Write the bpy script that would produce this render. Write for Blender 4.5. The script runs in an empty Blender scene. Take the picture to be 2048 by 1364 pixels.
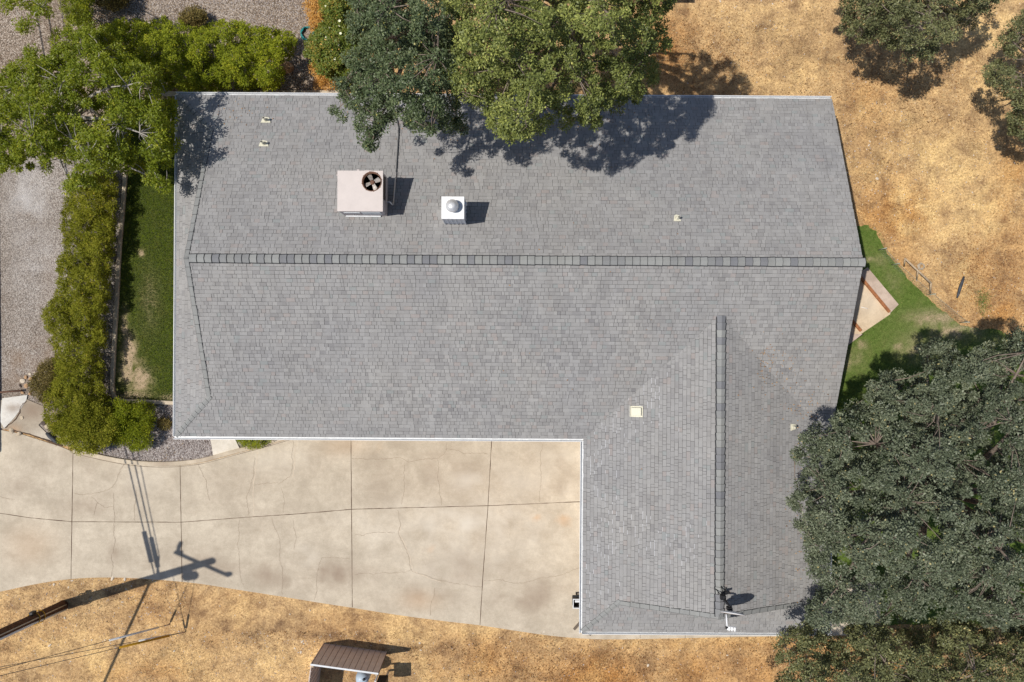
import bpy, bmesh, math, random
import numpy as np
from mathutils import Vector, Matrix

# ------------------------------------------------------------------ camera, light, exposure
sc = bpy.context.scene
COL = sc.collection
H = 26.0            # camera height above the ground
ROLL = math.radians(0.36)
FPX = 1365.33       # focal length in photograph pixels (24 mm on 36 mm)
cd = bpy.data.cameras.new('camera'); cam = bpy.data.objects.new('camera', cd); COL.objects.link(cam)
cam.location = (0, 0, H); cam.rotation_euler = (0, 0, ROLL)
cd.lens = 24; cd.sensor_width = 36; cd.clip_start = 0.1; cd.clip_end = 2000
sc.camera = cam
SUN_EL = math.radians(61); SHADOW_AZ = math.radians(8.5)
w = bpy.data.worlds.new('World'); sc.world = w; w.use_nodes = True
wn = w.node_tree.nodes; wl = w.node_tree.links
bg = wn['Background']; sky = wn.new('ShaderNodeTexSky'); sky.sky_type = 'NISHITA'; sky.sun_disc = False
sky.sun_elevation = SUN_EL; sky.sun_rotation = math.radians(270) - SHADOW_AZ
sky.altitude = 300
wl.new(sky.outputs[0], bg.inputs[0]); bg.inputs[1].default_value = 0.086
sd = bpy.data.lights.new('sun', 'SUN'); sd.energy = 4.05; sd.angle = math.radians(0.53); sd.color = (1.0, 0.955, 0.88)
sun = bpy.data.objects.new('sun', sd); COL.objects.link(sun)
sdir = Vector((math.cos(SUN_EL)*math.cos(SHADOW_AZ), math.cos(SUN_EL)*math.sin(SHADOW_AZ), -math.sin(SUN_EL)))
sun.rotation_euler = sdir.to_track_quat('-Z', 'Y').to_euler(); sun.location = (-20, -3, 40)
sc.view_settings.view_transform = 'Standard'; sc.view_settings.look = 'None'
sc.view_settings.exposure = 0.06; sc.view_settings.gamma = 1.0
sc.view_settings.use_curve_mapping = False

rng = np.random.default_rng(7); random.seed(7)
PI = math.pi

def G(px, py, z=0.0):
    """photograph pixel -> the point it shows at height z"""
    k = (H - z) / FPX
    dx = (px - 1024) * k; dy = (682 - py) * k
    c, s = math.cos(ROLL), math.sin(ROLL)
    return Vector((dx*c - dy*s, dx*s + dy*c, z))
def Gn(px, py, z):
    k = (H - z) / FPX
    dx = (px - 1024) * k; dy = (682 - py) * k
    c, s = math.cos(ROLL), math.sin(ROLL)
    return np.stack([dx*c - dy*s, dx*s + dy*c, z + 0*px], -1)
def toPx(x, y, z=0.0):
    c, s = math.cos(-ROLL), math.sin(-ROLL)
    X = x*c - y*s; Y = x*s + y*c
    k = FPX / (H - z)
    return 1024 + X*k, 682 - Y*k

# ------------------------------------------------------------------ numpy noise
def vnoise(x, y, seed=0):
    xi = np.floor(x).astype(np.int64); yi = np.floor(y).astype(np.int64)
    xf = x - xi; yf = y - yi
    def h(a, b):
        n = (a*374761393 + b*668265263 + seed*1442695041) & 0xffffffff
        n = ((n ^ (n >> 13)) * 1274126177) & 0xffffffff
        return ((n ^ (n >> 16)) & 0xffff) / 65535.0
    u = xf*xf*(3-2*xf); v = yf*yf*(3-2*yf)
    return (h(xi,yi)*(1-u)+h(xi+1,yi)*u)*(1-v) + (h(xi,yi+1)*(1-u)+h(xi+1,yi+1)*u)*v
def fbm(x, y, seed=0, o=4):
    t = 0; a = 0.5; s = 0
    for i in range(o):
        t = t + a*vnoise(x*2**i, y*2**i, seed+i*17); s += a; a *= 0.5
    return t/s

# ------------------------------------------------------------------ materials
class NT:
    def __init__(self, name, rough=0.9):
        self.m = bpy.data.materials.new(name); self.m.use_nodes = True
        self.t = self.m.node_tree; self.b = self.t.nodes['Principled BSDF']
        self.b.inputs['Roughness'].default_value = rough
        self.b.inputs['Specular IOR Level'].default_value = 0.25
        self.co = self.t.nodes.new('ShaderNodeTexCoord').outputs['Object']
    def n(self, ty, **k):
        n = self.t.nodes.new(ty)
        for a, v in k.items(): setattr(n, a, v)
        return n
    def l(self, a, b): self.t.links.new(a, b)
    def put(self, sock, v):
        if hasattr(v, 'is_output') or isinstance(v, bpy.types.NodeSocket): self.l(v, sock)
        else: sock.default_value = v
    def noise(self, scale, detail=4, rough=0.6, dist=0.0, stretch=None):
        n = self.n('ShaderNodeTexNoise')
        if stretch:
            mp = self.n('ShaderNodeMapping'); mp.inputs['Scale'].default_value = stretch; self.l(self.co, mp.inputs['Vector']); self.l(mp.outputs[0], n.inputs['Vector'])
        else: self.l(self.co, n.inputs['Vector'])
        n.inputs['Scale'].default_value = scale; n.inputs['Detail'].default_value = detail
        n.inputs['Roughness'].default_value = rough; n.inputs['Distortion'].default_value = dist
        return n.outputs['Fac']
    def voro(self, scale, feature='F1', out='Color', rand=1.0):
        n = self.n('ShaderNodeTexVoronoi', feature=feature); self.l(self.co, n.inputs['Vector'])
        n.inputs['Scale'].default_value = scale; n.inputs['Randomness'].default_value = rand
        return n.outputs[out]
    def sep(self, c, i=0):
        n = self.n('ShaderNodeSeparateColor'); self.l(c, n.inputs[0]); return n.outputs[i]
    def ramp(self, fac, stops, interp='LINEAR'):
        n = self.n('ShaderNodeValToRGB'); self.put(n.inputs[0], fac)
        e = n.color_ramp.elements; n.color_ramp.interpolation = interp
        while len(e) < len(stops): e.new(0.5)
        for el, (p, c) in zip(e, stops):
            el.position = p; el.color = (c[0], c[1], c[2], 1) if not np.isscalar(c) else (c, c, c, 1)
        return n.outputs[0]
    def mix(self, fac, a, b, mode='MIX'):
        n = self.n('ShaderNodeMix', data_type='RGBA', blend_type=mode)
        n.clamp_factor = True
        self.put(n.inputs[0], fac)
        for s, v in ((n.inputs[6], a), (n.inputs[7], b)):
            if isinstance(v, (tuple, list)): s.default_value = (v[0], v[1], v[2], 1)
            elif np.isscalar(v): s.default_value = (v, v, v, 1)
            else: self.l(v, s)
        return n.outputs[2]
    def math(self, op, a, b=0.0, c=None, clamp=False):
        n = self.n('ShaderNodeMath', operation=op); n.use_clamp = clamp
        self.put(n.inputs[0], a); self.put(n.inputs[1], b)
        if c is not None: self.put(n.inputs[2], c)
        return n.outputs[0]
    def attr(self, name, out='Fac'):
        n = self.n('ShaderNodeAttribute'); n.attribute_name = name; return n.outputs[out]
    def bump(self, h, strength=0.3, dist=0.02):
        n = self.n('ShaderNodeBump'); n.inputs['Strength'].default_value = strength
        n.inputs['Distance'].default_value = dist; self.put(n.inputs['Height'], h)
        self.l(n.outputs[0], self.b.inputs['Normal'])
    def color(self, c):
        if isinstance(c, (tuple, list)): self.b.inputs['Base Color'].default_value = (c[0], c[1], c[2], 1)
        else: self.l(c, self.b.inputs['Base Color'])
        return self.m

def simple(name, c, rough=0.6, var=0.12, scale=6, metal=0.0, spec=0.3):
    t = NT(name, rough); t.b.inputs['Metallic'].default_value = metal
    t.b.inputs['Specular IOR Level'].default_value = spec
    f = t.noise(scale, 5, 0.65)
    lo = tuple(x*(1-var) for x in c); hi = tuple(min(1, x*(1+var)) for x in c)
    return t.color(t.ramp(f, [(0.3, lo), (0.7, hi)]))

MAT = {}
def M_ground():
    t = NT('dry_ground', 1.0)
    t.b.inputs['Specular IOR Level'].default_value = 0.05
    big = t.noise(0.35, 5, 0.6); mid = t.noise(3.0, 6, 0.7); fine = t.noise(38, 4, 0.75); fine2 = t.noise(14, 5, 0.75)
    base = t.ramp(mid, [(0.28, (.37, .23, .115)), (0.5, (.555, .365, .18)), (0.72, (.71, .495, .25))])
    base = t.mix(t.math('MULTIPLY', big, 0.5), base, (.46, .315, .175))
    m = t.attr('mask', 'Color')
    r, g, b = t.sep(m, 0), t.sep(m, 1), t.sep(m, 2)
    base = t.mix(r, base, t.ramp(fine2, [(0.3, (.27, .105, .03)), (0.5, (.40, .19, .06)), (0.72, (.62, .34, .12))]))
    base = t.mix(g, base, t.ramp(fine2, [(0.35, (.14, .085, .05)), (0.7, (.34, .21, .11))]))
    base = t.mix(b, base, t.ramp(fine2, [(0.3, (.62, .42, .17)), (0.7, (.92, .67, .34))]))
    sp = t.ramp(fine, [(0.26, 0.42), (0.44, 0.88), (0.56, 1.06), (0.76, 1.5)])
    base = t.mix(1.0, base, sp, 'MULTIPLY')
    s2 = t.noise(13.0, 4, 0.85, 0.4)
    base = t.mix(1.0, base, t.ramp(s2, [(0.32, (.45, .40, .38)), (0.44, (.85, .82, .80)), (0.56, (1.10, 1.10, 1.08)), (0.68, (1.45, 1.48, 1.5))]), 'MULTIPLY')
    s3 = t.noise(1.3, 7, 0.75, 0.5)
    base = t.mix(1.0, base, t.ramp(s3, [(0.36, (.60, .57, .60)), (0.5, (1.0, .99, .98)), (0.64, (1.28, 1.28, 1.22))]), 'MULTIPLY')
    # little stones and chips
    vd = t.voro(26, out='Distance'); vc = t.sep(t.voro(26), 0)
    chip = t.math('MULTIPLY', t.math('LESS_THAN', vd, 0.2), t.math('GREATER_THAN', vc, 0.84))
    base = t.mix(t.math('MULTIPLY', chip, 0.75), base, (.66, .54, .38))
    chip2 = t.math('MULTIPLY', t.math('LESS_THAN', vd, 0.24), t.math('LESS_THAN', vc, 0.16))
    base = t.mix(t.math('MULTIPLY', chip2, 0.7), base, (.13, .075, .04))
    t.bump(t.math('ADD', fine, t.math('MULTIPLY', mid, 0.8)), 0.55, 0.03)
    return t.color(base)
def M_gravel(name, cols, scale=24, dark=0.3):
    t = NT(name, 0.95); t.b.inputs['Specular IOR Level'].default_value = 0.1
    c = t.sep(t.voro(scale), 0); d = t.voro(scale, out='Distance')
    base = t.ramp(c, [(i/(len(cols)-1), x) for i, x in enumerate(cols)])
    base = t.mix(1.0, base, t.ramp(d, [(0.35, 1.0), (0.75, dark)]), 'MULTIPLY')
    big = t.noise(0.6, 5, 0.65)
    base = t.mix(1.0, base, t.ramp(big, [(0.3, (.78, .74, .70)), (0.7, (1.12, 1.12, 1.12))]), 'MULTIPLY')
    m = t.attr('mask', 'Color')
    base = t.mix(t.math('MULTIPLY', t.sep(m, 0), 0.75), base, (.24, .15, .085))
    base = t.mix(t.math('MULTIPLY', t.sep(m, 2), 0.55), base, (.62, .60, .59))
    t.bump(t.math('SUBTRACT', 1.0, d), 0.7, 0.03)
    return t.color(base)
def M_concrete(name, a, b, stain):
    t = NT(name, 0.85); t.b.inputs['Specular IOR Level'].default_value = 0.15
    n1 = t.noise(0.9, 6, 0.65, 0.4); n2 = t.noise(5, 6, 0.7); n3 = t.noise(60, 3, 0.7)
    base = t.ramp(n1, [(0.36, tuple(x*.93 for x in a)), (0.5, tuple((x+y)/2 for x, y in zip(a, b))), (0.64, tuple(x*1.05 for x in b))])
    n4 = t.noise(2.6, 9, 0.78, 0.3, (.45, 1.5, 1)); base = t.mix(1.0, base, t.ramp(n4, [(0.34, (.94, .93, .92)), (0.5, (1, 1, 1)), (0.66, (1.04, 1.04, 1.04))]), 'MULTIPLY')
    n5 = t.noise(22, 4, 0.8); base = t.mix(1.0, base, t.ramp(n5, [(0.3, (.90, .89, .88)), (0.5, (1, 1, 1)), (0.7, (1.06, 1.06, 1.06))]), 'MULTIPLY')
    base = t.mix(t.ramp(n2, [(0.45, 0.0), (0.75, 0.6)]), base, stain)
    base = t.mix(1.0, base, t.ramp(n3, [(0.25, 0.84), (0.5, 1.0), (0.75, 1.10)]), 'MULTIPLY')
    m = t.attr('mask', 'Color')
    base = t.mix(t.math('MULTIPLY', t.sep(m, 0), 0.85), base, (.275, .205, .15))
    base = t.mix(t.math('MULTIPLY', t.sep(m, 1), 0.8), base, (.55, .30, .13))
    base = t.mix(t.math('MULTIPLY', t.sep(m, 2), 0.8), base, (.70, .63, .53))
    sk = t.voro(9, out='Distance'); sc_ = t.sep(t.voro(9), 0)
    dot = t.math('MULTIPLY', t.math('LESS_THAN', sk, 0.1), t.math('GREATER_THAN', sc_, 0.9))
    base = t.mix(t.math('MULTIPLY', dot, 0.5), base, (.2, .15, .11))
    t.bump(t.math('ADD', n3, n2), 0.12, 0.01)
    return t.color(base)
def M_lawn(name, dk, lt, dry):
    t = NT(name, 1.0); t.b.inputs['Specular IOR Level'].default_value = 0.05
    n1 = t.noise(1.6, 6, 0.7); n2 = t.noise(45, 4, 0.75); n3 = t.noise(7, 5, 0.7)
    base = t.ramp(n3, [(0.3, dk), (0.7, lt)])
    base = t.mix(t.ramp(n1, [(0.5, 0.0), (0.8, 0.5)]), base, dry)
    m = t.attr('mask', 'Color')
    pf = t.math('MULTIPLY', t.sep(m, 0), t.ramp(n3, [(0.3, 0.5), (0.55, 1.15)]), clamp=True)
    base = t.mix(pf, base, t.ramp(n2, [(0.3, (.30, .215, .13)), (0.7, (.56, .43, .29))]))
    base = t.mix(1.0, base, t.ramp(n2, [(0.25, 0.4), (0.5, 1.0), (0.75, 1.5)]), 'MULTIPLY')
    t.bump(t.math('ADD', n2, n3), 0.7, 0.03)
    return t.color(base)
def M_leaf(name, stops, trans=0.25, tcol=(.20, .26, .03), rough=0.5, spec=0.35):
    t = NT(name, rough); t.b.inputs['Specular IOR Level'].default_value = spec
    f = t.attr('tint')
    c = t.ramp(f, stops); t.color(c)
    tr = t.n('ShaderNodeBsdfTranslucent'); tr.inputs[0].default_value = (*tcol, 1)
    mx = t.n('ShaderNodeMixShader'); mx.inputs[0].default_value = trans
    t.l(t.b.outputs[0], mx.inputs[1]); t.l(tr.outputs[0], mx.inputs[2])
    out = t.t.nodes['Material Output']; t.l(mx.outputs[0], out.inputs[0])
    return t.m
def M_bark(name, a, b):
    t = NT(name, 0.95)
    f = t.noise(9, 6, 0.7, 1.0)
    t.bump(f, 0.6, 0.03)
    return t.color(t.ramp(f, [(0.3, a), (0.7, b)]))
def M_shingle(name, stops, mul=1.0):
    t = NT(name, 0.92); t.b.inputs['Specular IOR Level'].default_value = 0.2
    c = t.ramp(t.attr('tint'), stops)
    g = t.noise(130, 2, 0.7); big = t.noise(0.45, 4, 0.6); st = t.noise(2.2, 5, 0.7)
    c = t.mix(1.0, c, t.ramp(g, [(0.25, 0.76*mul), (0.5, 1.0*mul), (0.75, 1.22*mul)]), 'MULTIPLY')
    c = t.mix(1.0, c, t.ramp(big, [(0.3, (.95, .955, .97)), (0.7, (1.05, 1.04, 1.02))]), 'MULTIPLY')
    c = t.mix(1.0, c, t.ramp(st, [(0.25, (.93, .925, .92)), (0.6, (1.02, 1.02, 1.02))]), 'MULTIPLY')
    sk = t.noise(1.0, 6, 0.7, 0.2, (2.6, .35, 1)); c = t.mix(1.0, c, t.ramp(sk, [(0.32, (.93, .925, .92)), (0.5, (1, 1, 1)), (0.7, (1.045, 1.045, 1.05))]), 'MULTIPLY')
    t.bump(g, 0.25, 0.006)
    return t.color(c)

MAT['ground'] = M_ground()
MAT['gravel'] = M_gravel('gravel', [(.20, .165, .14), (.36, .31, .275), (.44, .39, .345), (.56, .52, .48)], 30, 0.5)
MAT['gravel_tan'] = M_gravel('gravel_tan', [(.18, .13, .095), (.33, .26, .20), (.43, .35, .28), (.60, .52, .44)], 26, 0.4)
MAT['bed'] = M_gravel('bed_gravel', [(.12, .09, .08), (.28, .23, .21), (.38, .33, .31), (.5, .45, .43)], 24, 0.3)
MAT['concrete'] = M_concrete('driveway_concrete', (.475, .405, .312), (.56, .485, .38), (.40, .335, .255))
MAT['kerb'] = M_concrete('kerb_concrete', (.50, .42, .315), (.60, .51, .39), (.42, .34, .25))
MAT['walk'] = M_concrete('walk_concrete', (.64, .585, .49), (.72, .66, .57), (.55, .49, .40))
MAT['slab_old'] = M_concrete('old_concrete', (.34, .285, .22), (.44, .375, .29), (.25, .20, .15))
MAT['slab_white'] = M_concrete('white_concrete', (.58, .555, .51), (.68, .65, .60), (.5, .47, .42))
MAT['patio'] = M_concrete('patio_concrete', (.52, .40, .27), (.64, .50, .34), (.42, .31, .2))
MAT['stone_path'] = M_concrete('stone_path', (.44, .34, .27), (.54, .43, .35), (.36, .27, .21))
MAT['lawn'] = M_lawn('lawn_green', (.04, .06, .006), (.10, .13, .012), (.15, .12, .03))
MAT['lawn2'] = M_lawn('lawn_right', (.065, .105, .018), (.14, .20, .045), (.21, .20, .075))
MAT['joint'] = simple('joint_dark', (.10, .062, .04), 0.95)
MAT['crack'] = simple('crack_line', (.29, .22, .16), 0.95)
MAT['crackpale'] = simple('crack_pale', (.60, .50, .38), 0.95)
MAT['asphalt'] = simple('shingle_asphalt', (.035, .036, .04), 0.95)
MAT['deck'] = simple('shingle_under', (.075, .073, .073), 0.95)
SH = [(0.0, (.20, .195, .199)), (0.22, (.255, .248, .245)), (0.5, (.296, .289, .283)), (0.74, (.326, .319, .311)),
      (0.86, (.305, .275, .262)), (0.93, (.268, .277, .272)), (1.0, (.36, .355, .34))]
MAT['shingle'] = M_shingle('roof_shingle', SH)
CAP = [(0.0, (.18, .182, .195)), (0.3, (.215, .218, .22)), (0.6, (.25, .253, .246)), (1.0, (.292, .296, .285))]
MAT['cap'] = M_shingle('ridge_shingle', CAP)
MAT['edgeglint'] = simple('shingle_edge_glint', (.66, .66, .68), 0.8, 0.1, 30)  # pale colour standing in for sun glints on the shingle edges
MAT['white'] = simple('white_paint', (.80, .80, .80), 0.45, 0.05)
MAT['gutter'] = simple('gutter_paint', (.66, .67, .68), 0.4, 0.12, 9)
MAT['stucco'] = simple('stucco', (.58, .50, .40), 0.9, 0.08, 20)
MAT['trim'] = simple('trim_white', (.72, .70, .66), 0.6, 0.05)
MAT['glass'] = simple('window_glass', (.02, .025, .03), 0.05, 0.1, 2, 0.0, 0.8)
MAT['acbeige'] = simple('cabinet_beige', (.60, .53, .495), 0.5, 0.05, 3)
MAT['acgrey'] = simple('cabinet_grey', (.50, .44, .43), 0.5, 0.1, 6)
MAT['coil'] = simple('coil_dark', (.07, .05, .04), 0.6, 0.4, 40)
MAT['rust'] = simple('rusty_steel', (.17, .09, .06), 0.8, 0.5, 18)
MAT['blade'] = simple('fan_metal', (.36, .33, .30), 0.5, 0.4, 12, 0.2)
MAT['galv'] = simple('galvanised', (.60, .60, .61), 0.4, 0.1, 14, 0.35)
MAT['cream'] = simple('cream_paint', (.66, .63, .50), 0.6, 0.1, 20)
MAT['black'] = simple('black_plastic', (.015, .015, .017), 0.5, 0.3, 10)
MAT['dishwhite'] = simple('dish_white', (.72, .73, .76), 0.4, 0.05, 8)
MAT['pole'] = M_bark('pole_wood', (.055, .026, .014), (.13, .065, .036))
MAT['oakbark'] = M_bark('oak_bark', (.13, .10, .08), (.30, .24, .195))
MAT['palebark'] = M_bark('pale_bark', (.26, .235, .20), (.48, .44, .40))
MAT['brownmetal'] = simple('brown_metal', (.60, .49, .43), 0.55, 0.1, 5)
MAT['lumber'] = simple('grey_lumber', (.44, .34, .235), 0.9, 0.3, 12)
MAT['yellow'] = simple('guard_yellow', (.46, .24, .012), 0.5, 0.1)
MAT['wire'] = simple('wire_grey', (.10, .10, .10), 0.6, 0.2)
MAT['wirefence'] = simple('fence_wire', (.36, .40, .34), 0.6, 0.2, 10, 0.0)
MAT['teal'] = simple('teal_hose', (.012, .20, .20), 0.45, 0.3, 12)
MAT['hosegrey'] = simple('hose_tan', (.42, .36, .28), 0.6, 0.2, 12)
MAT['blacktube'] = simple('black_pipe', (.05, .055, .065), 0.6, 0.5, 9)
MAT['tank'] = simple('tank_blue', (.42, .50, .58), 0.4, 0.08, 5)
def M_stone(name, stops):
    t = NT(name, 0.9); c = t.ramp(t.attr('tint'), stops)
    c = t.mix(1.0, c, t.ramp(t.noise(18, 5, 0.7), [(0.3, 0.75), (0.7, 1.2)]), 'MULTIPLY')
    return t.color(c)
MAT['pebble'] = M_stone('pebbles', [(0, (.13, .10, .09)), (.3, (.28, .24, .225)), (.65, (.42, .375, .35)), (1, (.64, .60, .57))])
MAT['rock'] = simple('pale_rock', (.60, .51, .40), 0.9, 0.25, 9)
MAT['rockorange'] = simple('tan_rock', (.48, .30, .17), 0.9, 0.4, 9)
MAT['straw'] = M_stone('straw', [(0, (.13, .08, .045)), (.3, (.40, .26, .12)), (.7, (.66, .47, .22)), (1, (.90, .74, .44))])
MAT['litter'] = M_stone('litter', [(0, (.10, .055, .025)), (.4, (.28, .13, .045)), (.8, (.46, .24, .075)), (1, (.62, .40, .16))])
MAT['oakdark'] = M_leaf('oak_leaf_dark', [(0, (0.020, 0.032, 0.012)), (.3, (0.056, 0.081, 0.034)), (.6, (0.112, 0.149, 0.066)), (.85, (0.196, 0.232, 0.110)), (1, (0.381, 0.342, 0.100))], 0.1, (0.157, 0.220, 0.050), 0.48, 0.35)
MAT['oakgrey'] = M_leaf('oak_leaf_grey', [(0, (0.026, 0.033, 0.019)), (.3, (0.072, 0.090, 0.052)), (.6, (0.138, 0.160, 0.099)), (.85, (0.235, 0.258, 0.164)), (1, (0.405, 0.340, 0.148))], 0.08, (0.150, 0.186, 0.063), 0.48, 0.35)
MAT['oakgreen'] = M_leaf('oak_leaf_green', [(0, (0.034, 0.045, 0.011)), (.3, (0.090, 0.113, 0.029)), (.6, (0.216, 0.246, 0.065)), (.85, (0.396, 0.422, 0.105)), (1, (0.576, 0.542, 0.158))], 0.12, (0.288, 0.328, 0.053), 0.5, 0.3)
MAT['oakolive'] = M_leaf('oak_leaf_olive', [(0, (0.033, 0.038, 0.014)), (.3, (0.094, 0.103, 0.042)), (.6, (0.171, 0.179, 0.078)), (.85, (0.286, 0.286, 0.120)), (1, (0.462, 0.370, 0.130))], 0.1, (0.220, 0.246, 0.060), 0.5, 0.3)
MAT['ashgreen'] = M_leaf('bright_leaf', [(0, (0.054, 0.084, 0.008)), (.4, (0.146, 0.190, 0.014)), (.8, (0.276, 0.304, 0.027)), (1, (0.522, 0.471, 0.058))], 0.3, (0.430, 0.486, 0.019), 0.5, 0.25)
MAT['hedge'] = M_leaf('hedge_leaf', [(0, (0.098, 0.108, 0.012)), (.45, (0.244, 0.257, 0.026)), (.8, (0.390, 0.365, 0.047)), (1, (0.586, 0.398, 0.059))], 0.25, (0.423, 0.431, 0.023), 0.7, 0.12)
MAT['hedge2'] = M_leaf('hedge_leaf_dark', [(0, (0.072, 0.099, 0.009)), (.45, (0.198, 0.239, 0.016)), (.8, (0.348, 0.362, 0.023)), (1, (0.570, 0.461, 0.038))], 0.25, (0.412, 0.461, 0.022), 0.6, 0.15)
MAT['brush'] = M_leaf('brown_leaf', [(0, (0.084, 0.060, 0.018)), (.5, (0.192, 0.156, 0.042)), (1, (0.360, 0.240, 0.084))], 0.15, (0.240, 0.180, 0.048), 0.7)
MAT['flower'] = M_leaf('mixed_leaf', [(0, (0.056, 0.084, 0.014)), (.5, (0.154, 0.210, 0.028)), (.75, (0.280, 0.238, 0.042)), (.9, (0.560, 0.308, 0.056)), (1, (0.812, 0.476, 0.126))], 0.2, (0.350, 0.350, 0.042), 0.5)
MAT['orangeleaf'] = M_leaf('orange_leaf', [(0, (.24, .10, .02)), (.5, (.60, .30, .06)), (1, (.85, .58, .2))], 0.2, (.5, .25, .04), 0.6)
MAT['blossom'] = simple('blossom', (.80, .78, .55), 0.6, 0.05)
MAT['grassblade'] = M_leaf('grass_blade', [(0, (.035, .055, .010)), (.5, (.085, .12, .020)), (1, (.19, .19, .05))], 0.2, (.15, .2, .02), 0.7)
MAT['grassblade2'] = M_leaf('grass_blade_light', [(0, (.07, .12, .018)), (.5, (.14, .21, .04)), (1, (.30, .28, .10))], 0.2, (.2, .25, .03), 0.7)

# ------------------------------------------------------------------ object helpers
def props(o, label=None, cat=None, group=None, kind=None):
    if label: o['label'] = label
    if cat: o['category'] = cat
    if group: o['group'] = group
    if kind: o['kind'] = kind
    return o
def empty(name, loc, label, cat, group=None, rz=0):
    o = bpy.data.objects.new(name, None); COL.objects.link(o); o.location = loc; o.rotation_euler = (0, 0, rz)
    o.empty_display_size = 0.2
    return props(o, label, cat, group)
def link(name, me, parent=None, loc=None):
    o = bpy.data.objects.new(name, me); COL.objects.link(o)
    if parent is not None:
        o.parent = parent
    if loc is not None: o.location = loc
    return o
def mats(me, ms):
    for m in (ms if isinstance(ms, (list, tuple)) else [ms]): me.materials.append(MAT[m])
def worldpart(name, bm, ms, parent, smooth=False):
    """mesh given in world coordinates, parented to an unrotated empty"""
    me = bpy.data.meshes.new(name)
    if parent is not None:
        org = Vector((0, 0, 0)); p = parent
        while p is not None: org += Vector(p.location); p = p.parent
        bmesh.ops.translate(bm, vec=-org, verts=bm.verts)
    bmesh.ops.recalc_face_normals(bm, faces=bm.faces)
    bm.to_mesh(me); bm.free(); mats(me, ms)
    if smooth:
        for p_ in me.polygons: p_.use_smooth = True
    return link(name, me, parent)
def box(bm, c, s, mi=0, rot=None, bev=0.0):
    r = bmesh.ops.create_cube(bm, size=1)
    vs = r['verts']
    bmesh.ops.scale(bm, vec=s, verts=vs)
    if bev > 0:
        es = list({e for v in vs for e in v.link_edges})
        rb = bmesh.ops.bevel(bm, geom=es, offset=bev, segments=2, affect='EDGES', profile=0.5)
        vs = list({v for f in rb['faces'] for v in f.verts} | {v for v in vs if v.is_valid})
    if rot is not None: bmesh.ops.rotate(bm, cent=(0, 0, 0), matrix=rot, verts=vs)
    bmesh.ops.translate(bm, vec=c, verts=vs)
    for f in {f for v in vs for f in v.link_faces}: f.material_index = mi
    return vs
def cyl(bm, p0, p1, r0, r1=None, seg=12, mi=0, caps=True):
    p0 = Vector(p0); p1 = Vector(p1); r1 = r0 if r1 is None else r1
    d = p1 - p0; q = d.to_track_quat('Z', 'Y').to_matrix()
    a, b = [], []
    for i in range(seg):
        t = 2*PI*i/seg; v = q @ Vector((math.cos(t), math.sin(t), 0))
        a.append(bm.verts.new(p0 + v*r0)); b.append(bm.verts.new(p1 + v*r1))
    for i in range(seg):
        f = bm.faces.new((a[i], a[(i+1) % seg], b[(i+1) % seg], b[i])); f.material_index = mi; f.smooth = True
    if caps:
        f = bm.faces.new(a[::-1]); f.material_index = mi
        f = bm.faces.new(b); f.material_index = mi
def tube(bm, pts, rad, seg=7, mi=0):
    pts = [Vector(p) for p in pts]; rings = []
    n = len(pts)
    for i, p in enumerate(pts):
        d = (pts[min(i+1, n-1)] - pts[max(i-1, 0)])
        if d.length < 1e-6: d = Vector((0, 0, 1))
        q = d.to_track_quat('Z', 'Y').to_matrix(); r = rad[i] if isinstance(rad, (list, tuple)) else rad
        rings.append([bm.verts.new(p + q @ Vector((math.cos(2*PI*k/seg)*r, math.sin(2*PI*k/seg)*r, 0))) for k in range(seg)])
    for a, b in zip(rings[:-1], rings[1:]):
        # align the rings so that the tube does not twist
        best = min(range(seg), key=lambda s: (a[0].co - b[s].co).length)
        b[:] = b[best:] + b[:best]
        for k in range(seg):
            f = bm.faces.new((a[k], a[(k+1) % seg], b[(k+1) % seg], b[k])); f.material_index = mi; f.smooth = True
    bm.faces.new(rings[0][::-1]).material_index = mi; bm.faces.new(rings[-1]).material_index = mi
def lathe(bm, c, prof, seg=24, mi=0):
    c = Vector(c); rings = []
    for r, z in prof:
        rings.append([bm.verts.new(c + Vector((r*math.cos(2*PI*k/seg), r*math.sin(2*PI*k/seg), z))) for k in range(seg)])
    for a, b in zip(rings[:-1], rings[1:]):
        for k in range(seg):
            f = bm.faces.new((a[k], a[(k+1) % seg], b[(k+1) % seg], b[k])); f.material_index = mi; f.smooth = True
    bm.faces.new(rings[0][::-1]).material_index = mi; bm.faces.new(rings[-1]).material_index = mi
def quads_mesh(name, V, tint, mat, nper=4):
    """V: (n, nper, 3) separate polygons, tint per polygon"""
    n = len(V); me = bpy.data.meshes.new(name)
    me.vertices.add(n*nper); me.vertices.foreach_set('co', np.ascontiguousarray(V, dtype=np.float32).ravel())
    me.loops.add(n*nper); me.loops.foreach_set('vertex_index', np.arange(n*nper, dtype=np.int32))
    me.polygons.add(n); me.polygons.foreach_set('loop_start', np.arange(0, n*nper, nper, dtype=np.int32))
    me.update(calc_edges=True)
    a = me.attributes.new('tint', 'FLOAT', 'FACE'); a.data.foreach_set('value', np.asarray(tint, dtype=np.float32))
    mats(me, mat); return me

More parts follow.
